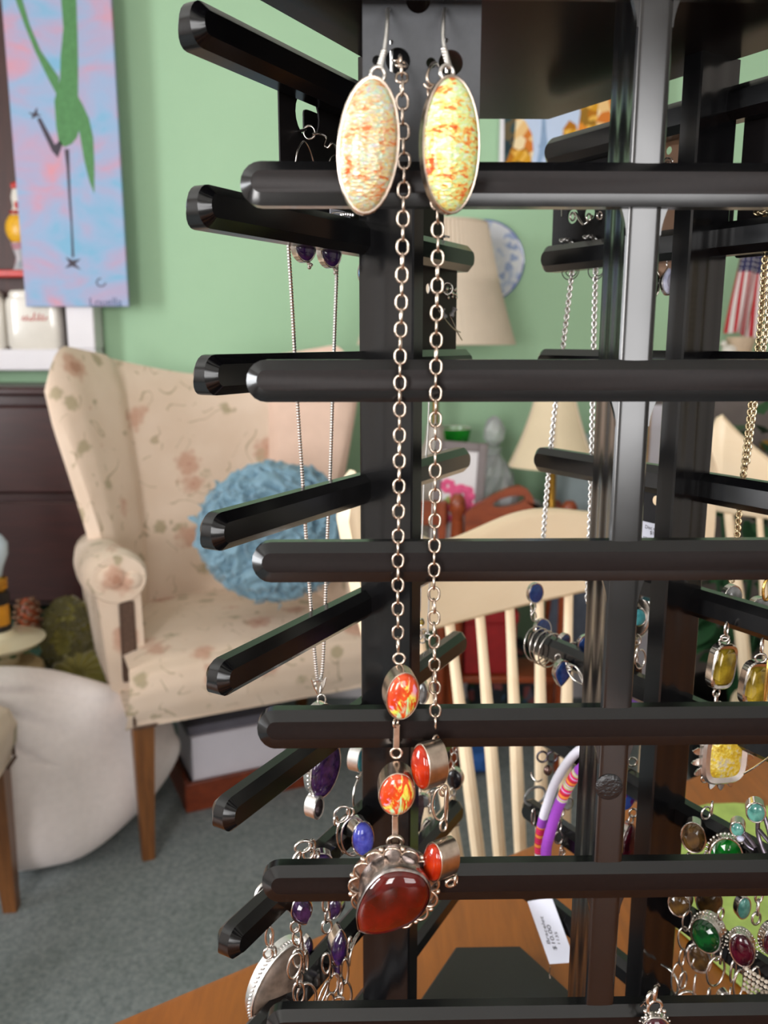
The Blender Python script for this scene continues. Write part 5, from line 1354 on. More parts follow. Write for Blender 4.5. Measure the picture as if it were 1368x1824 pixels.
bar_link(nk, fp(704, 1452), fp(704, 1500), .0027, .0012, WS); ring(nk, 'jump_ring', fp(704, 1500), .0062, .0055, .0010, WS)
# strand on the right: the same drops seen from the side
ring(nk, 'jump_ring', fp(776, 1318), .0036, .0042, .0006, WS, yaw=50)
nk_gem(767, 1361, 56, 88, -58, 0, 'carnelian', .0098, off=.0150)
for (x, y, ww, hh, yw) in ((790, 1408, 14, 20, 20), (783, 1432, 26, 62, 10), (795, 1434, 14, 66, 70), (790, 1470, 14, 22, 30)): 
    c = fp(x, y); ring(nk, 'chain_link', c, px2m(c, ww), px2m(c, hh), .0006, WS, yaw=yw)
nk_gem(787, 1530, 54, 84, -58, 16, 'carnelian', .0098, off=.0150)
ring(nk, 'jump_ring', fp(803, 1572, .012), .0045, .0035, .0008, WS, yaw=20); ring(nk, 'jump_ring', fp(812, 1567, .012), .0024, .0045, .0007, WS, yaw=60)
# pendant: scalloped oxidised plate with a domed pear stone tipped forward
def pendant():
    c = fp(702, 1577, .0125); Fm = Matrix.Translation(c) @ rotm(-2, -8, 4); s = px2m(c, 1)
    a, b = 79 * s, 88 * s; DS = M['aged_silver']
    def rim(t, k=1.0): return (a * k * math.cos(t), b * k * math.sin(t))
    out = [rim(2 * math.pi * k / 48) for k in range(48)]; o9 = [(x * .9, z * .9) for x, z in out]
    g = G().loft([[(x * .96, .0012, z * .96) for x, z in out], [(x, .0006, z) for x, z in out], [(x, -.0002, z) for x, z in out], [(x * .84, -.0008, z * .84) for x, z in out], [(x * .5, -.0012, z * .5) for x, z in out]], True, (True, True), Fm)
    pl = obj('scalloped_plate', g, DS, nk, ang=40, label='oxidised silver pendant plate')
    N = 13
    for k in range(N):
        t0 = 2 * math.pi * (k + .5) / N; pts = []
        for j in range(15):
            q = j / 14 * 2 - 1; tt = t0 + q * math.pi / N * .98; kk = .84 + .17 * (1 - abs(q) ** 2.6); x, z = rim(tt, kk); pts.append((x, -.0016 - .0006 * (1 - q * q), z))
        obj('wire_scallop', G().tube(pts, .00062, 6, M=Fm), WS, pl, ang=80)
        x, z = rim(2 * math.pi * k / N, .985); obj('silver_ball', G().ball((x, -.0014, z), .00125, 10, 7, Fm), WS, pl)
    # stone outline from its silhouette, in the pendant's own plane
    sil = [(640, 1655), (637, 1624), (652, 1585), (676, 1559), (703, 1549), (732, 1551), (752, 1560), (764, 1580), (762, 1604), (746, 1630), (722, 1646), (690, 1657), (662, 1660)]
    cs = Vector(c) + rotm(-2, -8, 4) @ Vector((0, -.0100, 0)); nrm = rotm(-2, -8, 4) @ Vector((0, -1, 0)); Fi = Fm.inverted()
    q = [Fi @ hit(x, y, cs, nrm) for x, y in sil]; o = [(p.x, p.z) for p in smooth_path(q + [q[0]], 4)[:-1]]
    if sum(o[i][0] * o[(i + 1) % len(o)][1] - o[(i + 1) % len(o)][0] * o[i][1] for i in range(len(o))) < 0: o = o[::-1]
    n = len(o); cx = sum(x for x, z in o) / n; cz = sum(z for x, z in o) / n
    def sc(k): return [(cx + (x - cx) * k, cz + (z - cz) * k) for x, z in o]
    def on_rim(x, z, k):
        t = math.atan2((z - cz) / b, (x - cx) / a); return rim(t, k)
    st0 = sc(1.05); low = [on_rim(x, z, .80) for x, z in st0]; mid1 = [((x * .55 + u * .45), (z * .55 + v * .45)) for (x, z), (u, v) in zip(low, st0)]
    bz = obj('bezel', G().loft([[(x, -.0008, z) for x, z in low], [(x, -.0040, z) for x, z in mid1], [(x, -.0088, z) for x, z in st0], [(x, -.0108, z) for x, z in sc(1.035)], [(x, -.0112, z) for x, z in sc(1.01)], [(x, -.0102, z) for x, z in sc(.97)]], True, (True, True), Fm), [DS, WS][0], nk, ang=50)
    rings = []
    for k in range(10):
        t = k / 9 * math.pi / 2 * .97; rings.append([(x, -.0102 - .0056 * math.sin(t) ** .9, z) for x, z in sc(math.cos(t) * 1.0)])
    obj('stone', G().loft(rings, True, (False, True), Fm), M['fire_opal'], bz, ang=70)
pendant()

# ------------------------------------------------------------------ fine silver chain with the amethyst drop (outer side of the left arms)
BS, SV, DK = M['bright_silver'], M['silver'], M['dark_silver']
lp = lambda x, y, o=.0105: tp('l', x, y, o)
am = thing('pendant_necklace', 'fine bright silver snake chain carrying a purple amethyst pendant, behind the left arms', 'necklace', lp(555, 800))
top1 = arm_at('l', 0, 1)
def over(a_px, y_top): return None
pA, pB = lp(513, 425), lp(600, 470)
def hang(p, k=1, tree='l'):
    """points that carry a strand from p up and over the arm of level k"""
    z = lvl(k); n = TR[tree].n
    return [Vector((p.x, p.y, z + AH + .0026)) - n * .012, Vector((p.x, p.y, z + AH + .0028)) - n * .003, Vector((p.x, p.y, z + .002))]
snake(am, hang(pA) + [pA, lp(520, 540), lp(530, 720), lp(540, 870), lp(548, 1000), lp(557, 1120), lp(564, 1200), lp(568, 1214)], .00118, BS)
snake(am, hang(pB) + [pB, lp(597, 560), lp(592, 720), lp(588, 850), lp(583, 960), lp(578, 1120), lp(574, 1195), lp(569, 1214)], .00118, BS)
c = lp(568, 1222); s = px2m(c, 1); F = Matrix.Translation(c) @ rotm(15, 0, 0)
g = G()
for sg in (-1, 1):
    g.loft([[(sg * 2 * s, -2 * s, -14 * s), (sg * 6 * s, -3 * s, -4 * s), (sg * 14 * s, -1 * s, 14 * s)], [(sg * 1 * s, 2 * s, -14 * s), (sg * 3 * s, 3 * s, -4 * s), (sg * 5 * s, 2 * s, 12 * s)]], False, (False, False), F)
    g.tube([F @ Vector((sg * 2 * s, 0, -15 * s)), F @ Vector((sg * 9 * s, -1 * s, 0)), F @ Vector((sg * 13 * s, 0, 15 * s))], 1.6 * s, 6)
obj('bail', g, SV, am, ang=50); c = lp(573, 1246); ring(am, 'jump_ring', c, px2m(c, 14), px2m(c, 20), .0006, SV)
c = lp(570, 1272); gem(am, c, px2m(c, 46), px2m(c, 44), M['dark_amethyst'], SV, yaw=42, wall=.007, dome=.003)
c = lp(575, 1362); gem(am, c, px2m(c, 66), px2m(c, 118), M['amethyst'], SV, yaw=40, roll=14, shape='pear', wall=.008, dome=.004, rope=44)
c = lp(568, 1416); am_b = obj('ball_link', G().ball(c, .0018, 10, 7), SV, am)
c = lp(560, 1436); gem(am, c, px2m(c, 34), px2m(c, 44), M['dark_silver'], BS, yaw=58, wall=.008, dome=.001, lip=.0012)

def drop_earring(label, x, y, w, h, yaw, stone, topy, roll=-6):
    c = lp(x, y, .011); root = thing('earring', label, 'earring', c, 'purple drop earrings under the left arm')
    gem(root, c, px2m(c, w), px2m(c, h), M[stone], SV, yaw=yaw, roll=roll, wall=.0055, dome=.0025)
    b = lp(x + 10, y + h / 2 + 2, .011); g = G(); g.ball(b, .0012, 8, 6); g.ball(b + Vector((.0013, 0, -.0008)), .0011, 8, 6); g.ball(b + Vector((.0003, 0, -.0022)), .0012, 8, 6); obj('ball_cluster', g, SV, root)
    q = lp(x - 3, topy, .011); a = hang(q, 1)
    wire(root, 'ear_hook', [a[0], a[1], Vector((q.x, q.y, lvl(1) + .004)) + TR['l'].n * 0, q, Vector((c.x, c.y, c.z)) + Vector((0, 0, px2m(c, h * .52)))], .0004, SV)
drop_earring('small dark purple oval drop earring under the left arm, the one nearer the chain end', 540, 436, 46, 62, 38, 'dark_amethyst', 410)
drop_earring('small dark purple oval drop earring under the left arm, the one nearer the post', 586, 446, 46, 62, 38, 'dark_amethyst', 420)

# ------------------------------------------------------------------ black cards with their earrings
def black_card(name_label, tree, off, rect, holes, mat='card_black'):
    x0, y0, x1, y1 = rect; c = tp(tree, (x0 + x1) / 2, (y0 + y1) / 2, off); root = thing('earring_card', name_label, 'earring card', c)
    o, F = punched(root, 'card_sheet', tree, off, rect, holes, M[mat]); return root, F
k1, _ = black_card('black card with a round hole between the two upper left arms', 'l', .0095, (496, 128, 655, 396), [(548, 206, 38), (600, 240, 3)])
k2, _ = black_card('second black card close behind the punched black card at upper left', 'l', .0165, (541, 192, 700, 380), [])
c = lp(606, 384, .0085); F = frame(c, TR['l'].e * -1, TR['l'].n * -1, (0, 0, 1)); 
g = G().box((0, 0, 0), (.022, .0006, .0055), F); obj('price_label', g, M['label_white'], k1, label='white price label')
e = thing('earring', 'pair-less silver hook earring with loops on the black card at upper left', 'earring', lp(575, 250, .006))
c = lp(551, 236, .004); ring(e, 'loop', c, px2m(c, 20), px2m(c, 22), .0006, SV)
wire(e, 'ear_hook', [lp(556, 240, .002), lp(568, 238, .0), lp(580, 244, .002), lp(577, 258, .006), lp(584, 263, .004), lp(592, 255, .002), lp(600, 268, .004)], .0007, SV)
wire(e, 'twisted_wire', [lp(525, 234, .012), lp(535, 233, .008), lp(545, 230, .004)], .0008, SV)
wire(e, 'wire_loop', [lp(526, 292, .007), lp(530, 268, .006), lp(541, 252, .006), lp(551, 266, .006), lp(559, 292, .007)], .0005, SV)
wire(e, 'wire_tail', [lp(585, 292, .007), lp(590, 280, .006), lp(600, 274, .006)], .0004, SV)

k3, _ = black_card('wine-black card with hole hanging at the far end of the left arms', 'l', .0095, (748, 448, 812, 632), [(763, 514, 9)], 'card_wine')
k4, _ = black_card('plain wine-black card above it, behind the right strand of the necklace', 'l', .0095, (742, 300, 790, 440), [], 'card_wine')
e = thing('earring', 'small silver ball-cluster stud pushed through the wine-black card', 'earring', lp(798, 520, .006))
g = G(); rnd = random.Random(4)
for k in range(16):
    p = lp(800 + rnd.uniform(-9, 14), 522 + rnd.uniform(-10, 12), .004 + rnd.random() * .004); g.ball(p, .0013, 7, 5)
obj('ball_cluster', g, SV, e, kind='stuff'); c = lp(797, 514, .004); ring(e, 'loop', c, px2m(c, 18), px2m(c, 20), .0006, SV)
wire(e, 'twisted_wire', [lp(768, 520, .012), lp(782, 519, .008), lp(796, 520, .005)], .0008, SV)
e = thing('earring', 'wire earring with two grey rubber stoppers on the wine-black card', 'earring', lp(798, 560, .006))
for (x, y, rl) in ((790, 560, -20), (806, 557, 25)):
    c = lp(x, y, .005); Fm = Matrix.Translation(c) @ rotm(0, 10, rl); obj('stopper', G().lathe([(.0001, -.003), (.0020, -.003), (.0022, -.001), (.0013, -.0004), (.0013, .002), (.0025, .003), (.0025, .0036), (.0001, .0036)], 14, Fm), M['rubber'], e)
wire(e, 'ear_wire', [lp(780, 552, .004), lp(792, 568, .003), lp(806, 584, .003), lp(820, 592, .003)], .0005, SV); wire(e, 'ear_wire', [lp(800, 560, .004), lp(813, 588, .003), lp(823, 606, .003)], .0005, SV)
rp = lambda x, y, o=.0105: tp('r', x, y, o)
k5, _ = black_card('black card at the far end of the upper right arms, beside the front post', 'r', .0095, (988, 300, 1092, 450), [(1020, 385, 13), (1050, 380, 13)])
k6, _ = black_card('brown kraft card showing through the gap between front and right posts', 'r', .0105, (1128, 212, 1222, 492), [(1191, 268, 7)], 'card_kraft')
k7, _ = black_card('black priced card low in the gap between front and right posts', 'r', .0095, (1112, 862, 1186, 990), [(1168, 892, 9)])
c = rp(1160, 952, .0082); ex_ = -TR['r'].e if (rp(1200, 950) - rp(1100, 950)).dot(TR['r'].e) < 0 else TR['r'].e
Fl = frame(c, ex_, -ex_.cross(Vector((0, 0, 1))), (0, 0, 1)); lw = .017
obj('price_label', G().box((0, 0, 0), (lw, .0005, .016), Fl), M['label_white'], k7, label='white price label')
for s_, dx, dz, sz in (('Disc e', -.001, .0045, .0036), ('$1', .001, .0012, .0036)):
    text('label_print', s_, sz, frame(Fl @ Vector((dx, -.0004, dz)), ex_, (0, 0, 1), ex_.cross(Vector((0, 0, 1)))), M['ink'], k7)
g = G()
for k, wd in enumerate((2, 1, 3, 1, 1, 2, 1, 3, 1, 2, 1, 1, 2)): g.box((-.0062 + k * .001, -.0003, -.0045), (.00022 * wd, .0002, .0042), Fl)
obj('label_bars', g, M['ink'], k7)
k8, _ = black_card('black card on the near right arms at the right picture edge', 'r', .0095, (1327, 205, 1420, 450), [])
k9, _ = black_card('black card behind the right post between the upper right arms', 'r', .0125, (1215, 330, 1300, 452), [])
e = thing('earring', 'silver S-curve wire earring on the black card beside the front post', 'earring', rp(1035, 385, .004))
wire(e, 'ear_hook', [rp(1001, 372, .006), rp(1001, 386, .004)], .0006, SV)
wire(e, 'scroll', [rp(1015, 388, .004), rp(1018, 380, .002), rp(1026, 380, .001), rp(1032, 392, .001), rp(1040, 400, .001), rp(1050, 392, .002), rp(1056, 384, .004)], .0008, SV)
for (x, y) in ((1020, 386), (1049, 388), (1068, 384)):
    c = rp(x, y, .001); ring(e, 'loop', c, px2m(c, 11), px2m(c, 13), .0007, SV, yaw=30)
e = thing('hoop_earring', 'thin dark wire hoops hanging under the right arm above the twin chains', 'earring', rp(1030, 490))
for x, w_, h_ in ((1016, 44, 34), (1018, 30, 22), (1062, 40, 32), (1066, 26, 20)):
    c = rp(x, 484, .010); pts = [c + ex_ * px2m(c, w_ / 2) * math.cos(a) + Vector((0, 0, px2m(c, h_ / 2) * math.sin(a) + .0012)) for a in [math.pi + math.pi * k / 14 for k in range(15)]]; pts = [pts[0] + Vector((0, 0, .004))] + pts + [pts[-1] + Vector((0, 0, .004))]
    obj('hoop', G().tube(pts, .00038, 6), DK, e, ang=80)

# ------------------------------------------------------------------ right arms: twin chain with blue stones, thick curb chain
tc = thing('necklace', 'silver curb-chain necklace with navy blue stones, hanging on the far right arms', 'necklace', rp(1000, 800))
p1, p2 = rp(1019, 482), rp(1061, 480)
for path in (hang(p1, 1, 'r') + [p1, rp(1000, 640), rp(985, 760), rp(972, 900), rp(966, 975), rp(955, 1035)], hang(p2, 1, 'r') + [p2, rp(1057, 640), rp(1055, 760), rp(1052, 900), rp(1049, 985), rp(1046, 1075)]):
    chain(tc, path, .0026, .0036, .0007, BS, 'curb_chain', L=.0048, joined=True, twist0=.5)
NV = M['navy_stone']
def put(root, f, x, y, w, h, stone, metal=None, off=.0105, **kw):
    c = f(x, y, off); return gem(root, c, px2m(c, w), px2m(c, h), M[stone] if isinstance(stone, str) else stone, metal or SV, **kw)
def lk(root, f, x, y, w, h, off=.0105, r=.0006, metal=None, name='chain_link', **kw):
    c = f(x, y, off); return ring(root, name, c, px2m(c, w), px2m(c, h), r, metal or SV, **kw)
put(tc, rp, 953, 1056, 32, 38, 'navy_stone', yaw=22, wall=.004, dome=.001)
for (x, y, yw) in ((950, 1080, 0), (947, 1090, 70), (951, 1098, 10)): lk(tc, rp, x, y, 9, 17, yaw=yw)
put(tc, rp, 966, 1121, 36, 40, 'navy_stone', yaw=28, pitch=12, wall=.004, dome=.001, off=.012)
put(tc, rp, 1004, 1142, 30, 30, 'navy_stone', yaw=40, wall=.004, dome=.001, off=.012)
put(tc, rp, 1044, 1148, 36, 38, 'navy_stone', yaw=10, wall=.004, dome=.001, off=.012)
lk(tc, rp, 1022, 1148, 14, 7, off=.012)
put(tc, rp, 1000, 1198, 34, 50, 'navy_stone', yaw=18, roll=8, shape='leafdrop', wall=.005, dome=.001, off=-.012)
lk(tc, rp, 994, 1172, 10, 14, off=-.011)
br = thing('bangle', 'thin silver wire bangle looped round the right arm beside the blue stones', 'bangle', rp(975, 1170))
c0 = TR['r'].c
for i, (x, yy) in enumerate(((955, 1162), (963, 1168), (970, 1176), (980, 1186))):
    q = rp(x, yy - 12, 0); a = (q - Vector((c0.x, c0.y, q.z))).dot(TR['r'].e); ctr = arm_at('r', a, 5); pts = [ctr + TR['r'].n * (.0125 * math.cos(t)) + Vector((0, 0, .0142 * math.sin(t) - .002)) + TR['r'].e * .0015 * math.sin(t + i) for t in [2 * math.pi * k / 28 for k in range(28)]]
    obj('coil', G().tube(pts, .0006, 6, closed=True), SV, br, ang=80)
lf = thing('leaf_earring', 'slim silver leaf-shaped earring beside the navy pear stone', 'earring', rp(1030, 1200, -.012))
for (pts) in ([(1008, 1180), (1012, 1196), (1024, 1212), (1038, 1219)], [(1027, 1188), (1033, 1204), (1040, 1219)], [(1012, 1182), (1026, 1188), (1036, 1202), (1040, 1219)]): wire(lf, 'leaf_wire', [rp(x, y, -.012) for x, y in pts], .0007, SV)
put(lf, rp, 1014, 1188, 12, 12, M['silver'], off=-.012, wall=.002, dome=.002)

cb = thing('necklace', 'heavy two-tone curb chain hanging on the near right arms at the picture edge', 'necklace', rp(1340, 700))
q1 = rp(1362, 470)
chain(cb, hang(q1, 1, 'r') + [q1, rp(1356, 560), rp(1347, 650), rp(1336, 740), rp(1326, 830), rp(1318, 900), rp(1311, 975), rp(1302, 1040)], .0021, .0036, .0006, m_silver('champagne_silver', (208, 188, 152), .24), 'curb_chain', L=.0044, joined=True, twist0=.6, jit=4)
q1 = rp(1372, 470)
chain(cb, hang(q1, 1, 'r') + [q1, rp(1368, 560), rp(1356, 650), rp(1342, 740), rp(1330, 830)], .0021, .0030, .0006, m_silver('pale_champagne_silver', (214, 200, 172), .24), 'curb_chain', L=.0044, joined=True, twist0=.6, jit=4)
# ------------------------------------------------------------------ right arms, middle: citrine bracelet, foil pendant
ct = thing('bracelet', 'silver bracelet of rectangular olive-yellow citrines and a grey moonstone round the right arm', 'bracelet', rp(1310, 1180))
put(ct, rp, 1302, 1064, 40, 48, 'moon', yaw=18, wall=.0045, dome=.003, off=.0125)
put(ct, rp, 1352, 1082, 44, 40, 'moon', yaw=12, wall=.005, dome=.003, off=.0125)
put(ct, rp, 1286, 1186, 54, 84, 'citrine', yaw=20, roll=6, shape='cushion', wall=.006, dome=.0032, lip=.0016, off=-.012, facet=True, table=.2)
put(ct, rp, 1346, 1217, 58, 84, 'citrine', yaw=14, roll=6, shape='cushion', wall=.006, dome=.0032, lip=.0016, off=-.012, facet=True, table=.2)
for (x, y, w_, h_, yw) in ((1294, 1120, 12, 24, 40), (1291, 1136, 14, 12, 0), (1290, 1142, 18, 14, 0), (1357, 1150, 12, 26, 50), (1355, 1172, 20, 16, 0), (1276, 1234, 14, 16, 20), (1275, 1252, 13, 34, 55), (1280, 1262, 12, 26, 10), (1348, 1266, 18, 16, 0)):
    lk(ct, rp, x, y, w_, h_, off=-.012, r=.0007, yaw=yw)
gr = thing('gold_loop', 'small gold ring hanging on a silver link at the right picture edge', 'ring', rp(1366, 1050, -.012))
lk(gr, rp, 1366, 1050, 18, 40, off=-.010, r=.0009, metal=M['gold'], name='loop', yaw=25); lk(gr, rp, 1366, 1215, 12, 90, off=-.016, r=.0008, metal=M['gold'], name='loop', yaw=50)
fp_ = thing('pendant', 'round yellow foil-glass pendant edged with grey silver petals, on the right arms', 'pendant', rp(1288, 1358, -.012))
b_ = put(fp_, rp, 1290, 1345, 88, 108, 'gold_foil_glass', yaw=10, shape='cushion', wall=.006, dome=.002, lip=.0030, off=-.012, metal=M['bright_silver'])
cB = rp(1290, 1345, -.012); FB = Matrix.Translation(cB) @ rotm(10, 0, 0); s_ = px2m(cB, 1)
for k in range(18):
    t = 2 * math.pi * (k + .5) / 18; x, z = 50 * s_ * math.cos(t), 58 * s_ * math.sin(t); Fp = FB @ Matrix.Translation((x, .001, z)) @ Matrix.Rotation(-t + math.pi / 2, 4, 'Y')
    if k % 4 == 3: obj('ring_petal', G().tube([(7 * s_ * math.cos(a), 0, 7 * s_ * math.sin(a)) for a in [2 * math.pi * j / 14 for j in range(14)]], .0006, 6, closed=True, M=Fp), SV, fp_, ang=80)
    else: obj('petal', G().prism([(-6.5 * s_, -7 * s_), (6.5 * s_, -7 * s_), (7 * s_, 2 * s_), (3.5 * s_, 9 * s_), (0, 12 * s_), (-3.5 * s_, 9 * s_), (-7 * s_, 2 * s_)], -.0006, .0006, .0002, Fp), SV, fp_, ang=30)
wire(fp_, 'hanging_wire', [rp(1325, 1378, -.012), rp(1345, 1366, -.012), rp(1375, 1345, -.012)], .0006, SV)
ring(fp_, 'jump_ring', rp(1290, 1284, -.012), .004, .004, .0007, SV)

# ------------------------------------------------------------------ lower right cluster of bracelets
sm = thing('bracelet', 'silver bracelet of smoky brown quartz ovals with long chain links and a toggle', 'bracelet', rp(1240, 1600, -.012))
put(sm, rp, 1236, 1487, 44, 60, 'smoky', yaw=-24, roll=-4, wall=.008, dome=.003, off=-.013, facet=True)
put(sm, rp, 1212, 1604, 40, 50, 'smoky', yaw=-30, wall=.010, dome=.003, off=-.013, facet=True)
put(sm, rp, 1262, 1602, 46, 56, 'smoky', yaw=-10, wall=.006, dome=.003, off=.013)
put(sm, rp, 1245, 1704, 44, 62, M['smoky'], yaw=-14, roll=-20, wall=.005, dome=.002, lip=.0014, off=-.010)
for (x, y, w_, h_, yw, rl) in ((1258, 1448, 20, 24, 20, 0), (1268, 1440, 10, 26, 60, 0), (1226, 1530, 12, 24, 30, 0), (1232, 1540, 12, 20, -50, 0), (1260, 1524, 16, 22, 20, 40), (1224, 1640, 20, 40, 20, 0), (1234, 1648, 10, 36, 60, 0), (1220, 1672, 26, 50, 15, -15), (1215, 1705, 14, 34, 30, 0), (1206, 1742, 24, 62, 20, 0), (1237, 1716, 12, 22, 40, 0), (1237, 1758, 12, 44, 60, 8), (1217, 1746, 16, 34, 20, 0)):
    lk(sm, rp, x, y, w_, h_, off=-.014, r=.0007, yaw=yw, roll=rl)
lk(sm, rp, 1224, 1780, 34, 32, off=-.014, r=.0009, name='toggle_ring')
wire(sm, 'toggle_bar', [rp(1178, 1718, -.014), rp(1196, 1730, -.014), rp(1207, 1750, -.014), rp(1206, 1768, -.014), rp(1195, 1778, -.014)], .0009, SV)
em = thing('bracelet', 'silver bracelet of emerald green glass ovals with beaded edges round the lower right arm', 'bracelet', rp(1290, 1560, -.012))
put(em, rp, 1292, 1520, 58, 70, 'emerald', yaw=-12, wall=.006, dome=.003, off=-.014, facet=True, beads=30, table=.5)
put(em, rp, 1262, 1660, 54, 66, 'dark_emerald', yaw=-40, roll=-8, wall=.011, dome=.003, off=-.014, facet=True, beads=28)
put(em, rp, 1288, 1782, 26, 44, 'emerald', yaw=10, wall=.005, dome=.002, lip=.0014, off=-.014)
put(em, rp, 1352, 1546, 60, 40, 'garnet', yaw=0, wall=.005, dome=.002, off=-.016, beads=26)
for (x, y, w_, h_, yw) in ((1284, 1628, 14, 22, 30), (1277, 1700, 14, 24, 10), (1284, 1705, 10, 26, 60), (1275, 1730, 36, 60, 15), (1262, 1780, 14, 44, 50), (1300, 1778, 12, 40, 60), (1306, 1730, 14, 44, 30), (1316, 1752, 22, 56, 20)):
    lk(em, rp, x, y, w_, h_, off=-.014, r=.0008, yaw=yw)
gt = thing('bracelet', 'silver bracelet with a dark garnet oval in a beaded setting, at the lower right edge', 'bracelet', rp(1330, 1680, -.014))
put(gt, rp, 1322, 1686, 44, 66, 'garnet', yaw=-22, roll=-12, wall=.008, dome=.003, off=-.015, beads=30)
put(gt, rp, 1372, 1670, 40, 60, 'garnet', yaw=10, wall=.006, dome=.003, off=-.013, beads=26)
for (x, y, w_, h_, yw) in ((1352, 1596, 16, 26, 20), (1350, 1616, 14, 30, 70), (1347, 1636, 16, 24, 10), (1330, 1724, 16, 30, 30), (1345, 1742, 20, 44, 20), (1336, 1750, 12, 40, 60)):
    lk(gt, rp, x, y, w_, h_, off=-.015, r=.0008, yaw=yw)
aq = thing('bracelet', 'silver branch-linked bracelet with small sea-green glass ovals at the right edge', 'bracelet', rp(1340, 1480, -.014))
put(aq, rp, 1346, 1442, 34, 40, 'aqua', yaw=-20, wall=.008, dome=.002, off=-.016)
put(aq, rp, 1314, 1472, 26, 30, 'aqua', yaw=-24, wall=.008, dome=.002, off=-.014)
put(aq, rp, 1322, 1614, 28, 46, 'aqua', yaw=10, wall=.005, dome=.002, off=.010)
for pts in ([(1350, 1462), (1350, 1484), (1356, 1505), (1362, 1520)], [(1362, 1455), (1368, 1475), (1374, 1500)], [(1352, 1478), (1362, 1490), (1372, 1502)], [(1326, 1484), (1336, 1496), (1346, 1510)], [(1320, 1490), (1332, 1506), (1344, 1514)]): wire(aq, 'branch_link', [rp(x, y, -.015) for x, y in pts], .0013, DK)
put(aq, rp, 1318, 1492, 18, 16, 'crystal', yaw=0, wall=.002, dome=.002, off=-.016)
tq = thing('bracelet', 'macrame cord bracelet with a turquoise stone at the bottom right corner', 'bracelet', rp(1350, 1780, -.018))
put(tq, rp, 1370, 1796, 56, 60, 'turquoise', yaw=-10, wall=.006, dome=.003, off=-.026)
g = G(); rnd = random.Random(2)
for i in range(8):
    for j in range(5):
        p = rp(1330 + i * 7 - j * 1.0, 1726 + j * 9 + i * 4.5, -.024 - rnd.random() * .002); g.ball(p, (.0014, .0012, .0012), 7, 5)
obj('knotted_cord', g, plain('grey_beige_cord', (178, 166, 150), .9, .15, 300), tq, kind='stuff', ang=80)
for pts in ([(1318, 1786), (1328, 1796), (1334, 1812), (1336, 1835)], [(1344, 1790), (1350, 1808), (1352, 1835)]): wire(tq, 'cord', [rp(x, y, -.024) for x, y in pts], .0011, plain('beige_cord', (190, 178, 160), .9, .1, 300))
ye = thing('bead', 'tiny yellow glass bead beside the macrame cord', 'bead', rp(1305, 1786, -.018)); obj('bead_body', G().ball(rp(1305, 1786, -.018), .0012, 10, 8), M['amber'], ye); ring(ye, 'loop', rp(1305, 1782, -.018) + Vector((0, 0, .0016)), .0018, .0018, .0003, M['gold'])

# ------------------------------------------------------------------ pendant caught on the lowest front arm, small things between the posts
pn = thing('pendant', 'silver pendant with looped bail resting on the lowest front arm', 'pendant', fp(1163, 1800, .012))
for (x, y, w_, h_, yw) in ((1166, 1794, 26, 28, 10), (1167, 1770, 12, 26, 60), (1158, 1778, 14, 22, 30)): lk(pn, fp, x, y, w_, h_, off=.012, r=.0009, yaw=yw)
g = G()
for (x, y) in ((1149, 1801), (1183, 1801), (1150, 1812), (1182, 1812)): g.ball(fp(x, y, .013), .0010, 8, 6)
obj('ball_cluster', g, SV, pn); g = G()
for k in range(9): g.tube([fp(1141 + k * 3.2, 1792 - k * 4.4, .010), fp(1146 + k * 3.2, 1786 - k * 4.4, .012), fp(1149 + k * 3.2, 1791 - k * 4.4, .010)], .0005, 5)
obj('rope_edge', g, SV, pn, ang=60); c = fp(1166, 1826, .013); gem(pn, c, px2m(c, 50), px2m(c, 46), M['garnet'], SV, wall=.004, dome=.002, beads=20)
tp_ = thing('pendant', 'turquoise cabochon in a wide rope-edged silver plate, in the gap beside the front post', 'pendant', rp(1135, 1100))
put(tp_, rp, 1136, 1098, 30, 34, 'turquoise', yaw=-8, wall=.004, dome=.002, off=.006)
put(tp_, rp, 1134, 1098, 52, 78, M['silver'], metal=M['silver'], yaw=-4, wall=.0016, dome=.0006, off=.0125, rope=40, shape='oval')
for (x, y, w_, h_, yw) in ((1134, 1140, 14, 20, 0), (1131, 1154, 16, 28, 40), (1140, 1174, 22, 36, 20), (1128, 1172, 16, 22, 0)): lk(tp_, rp, x, y, w_, h_, off=.006, r=.0007, yaw=yw)
put(tp_, rp, 1128, 1196, 30, 40, 'onyx', yaw=10, wall=.003, dome=.001, off=.006)
pc_ = thing('card', 'purple folded paper card in the gap between front and right posts', 'card', rp(1130, 1254, .02)); g = G().box((0, 0, 0), (.03, .0016, .02), Matrix.Translation(rp(1128, 1262, .02)) @ rotm(-20, 12, 10), bev=.0004); obj('card_sheet', g, plain('purple_paper', (96, 54, 136), .7, .1, 60), pc_)
pg = thing('pendant', 'purple and gold domed pendant above a dark garnet drop, beside the front post', 'pendant', rp(1125, 1440))
put(pg, rp, 1112, 1412, 38, 62, m_mottle('purple_blue_gold_glass', [(120, 30, 130), (90, 24, 110), (150, 40, 150), (60, 90, 180), (170, 120, 50)], 160), yaw=22, wall=.006, dome=.005, off=.004)
put(pg, rp, 1118, 1506, 44, 96, 'garnet', yaw=26, shape='marquise', wall=.005, dome=.004, off=.004)
for (x, y, w_, h_, yw) in ((1126, 1357, 16, 16, 0), (1128, 1448, 14, 16, 0), (1124, 1462, 14, 20, 40)): lk(pg, rp, x, y, w_, h_, off=.004, r=.0008, yaw=yw)
cr = thing('earring', 'clear crystal drop beside a black oval stone, under the upper right arms', 'earring', rp(1186, 500))
put(cr, rp, 1190, 500, 26, 52, 'crystal', yaw=0, wall=.004, dome=.003, off=.012, shape='pear', facet=True); lk(cr, rp, 1192, 470, 8, 14, off=.012)
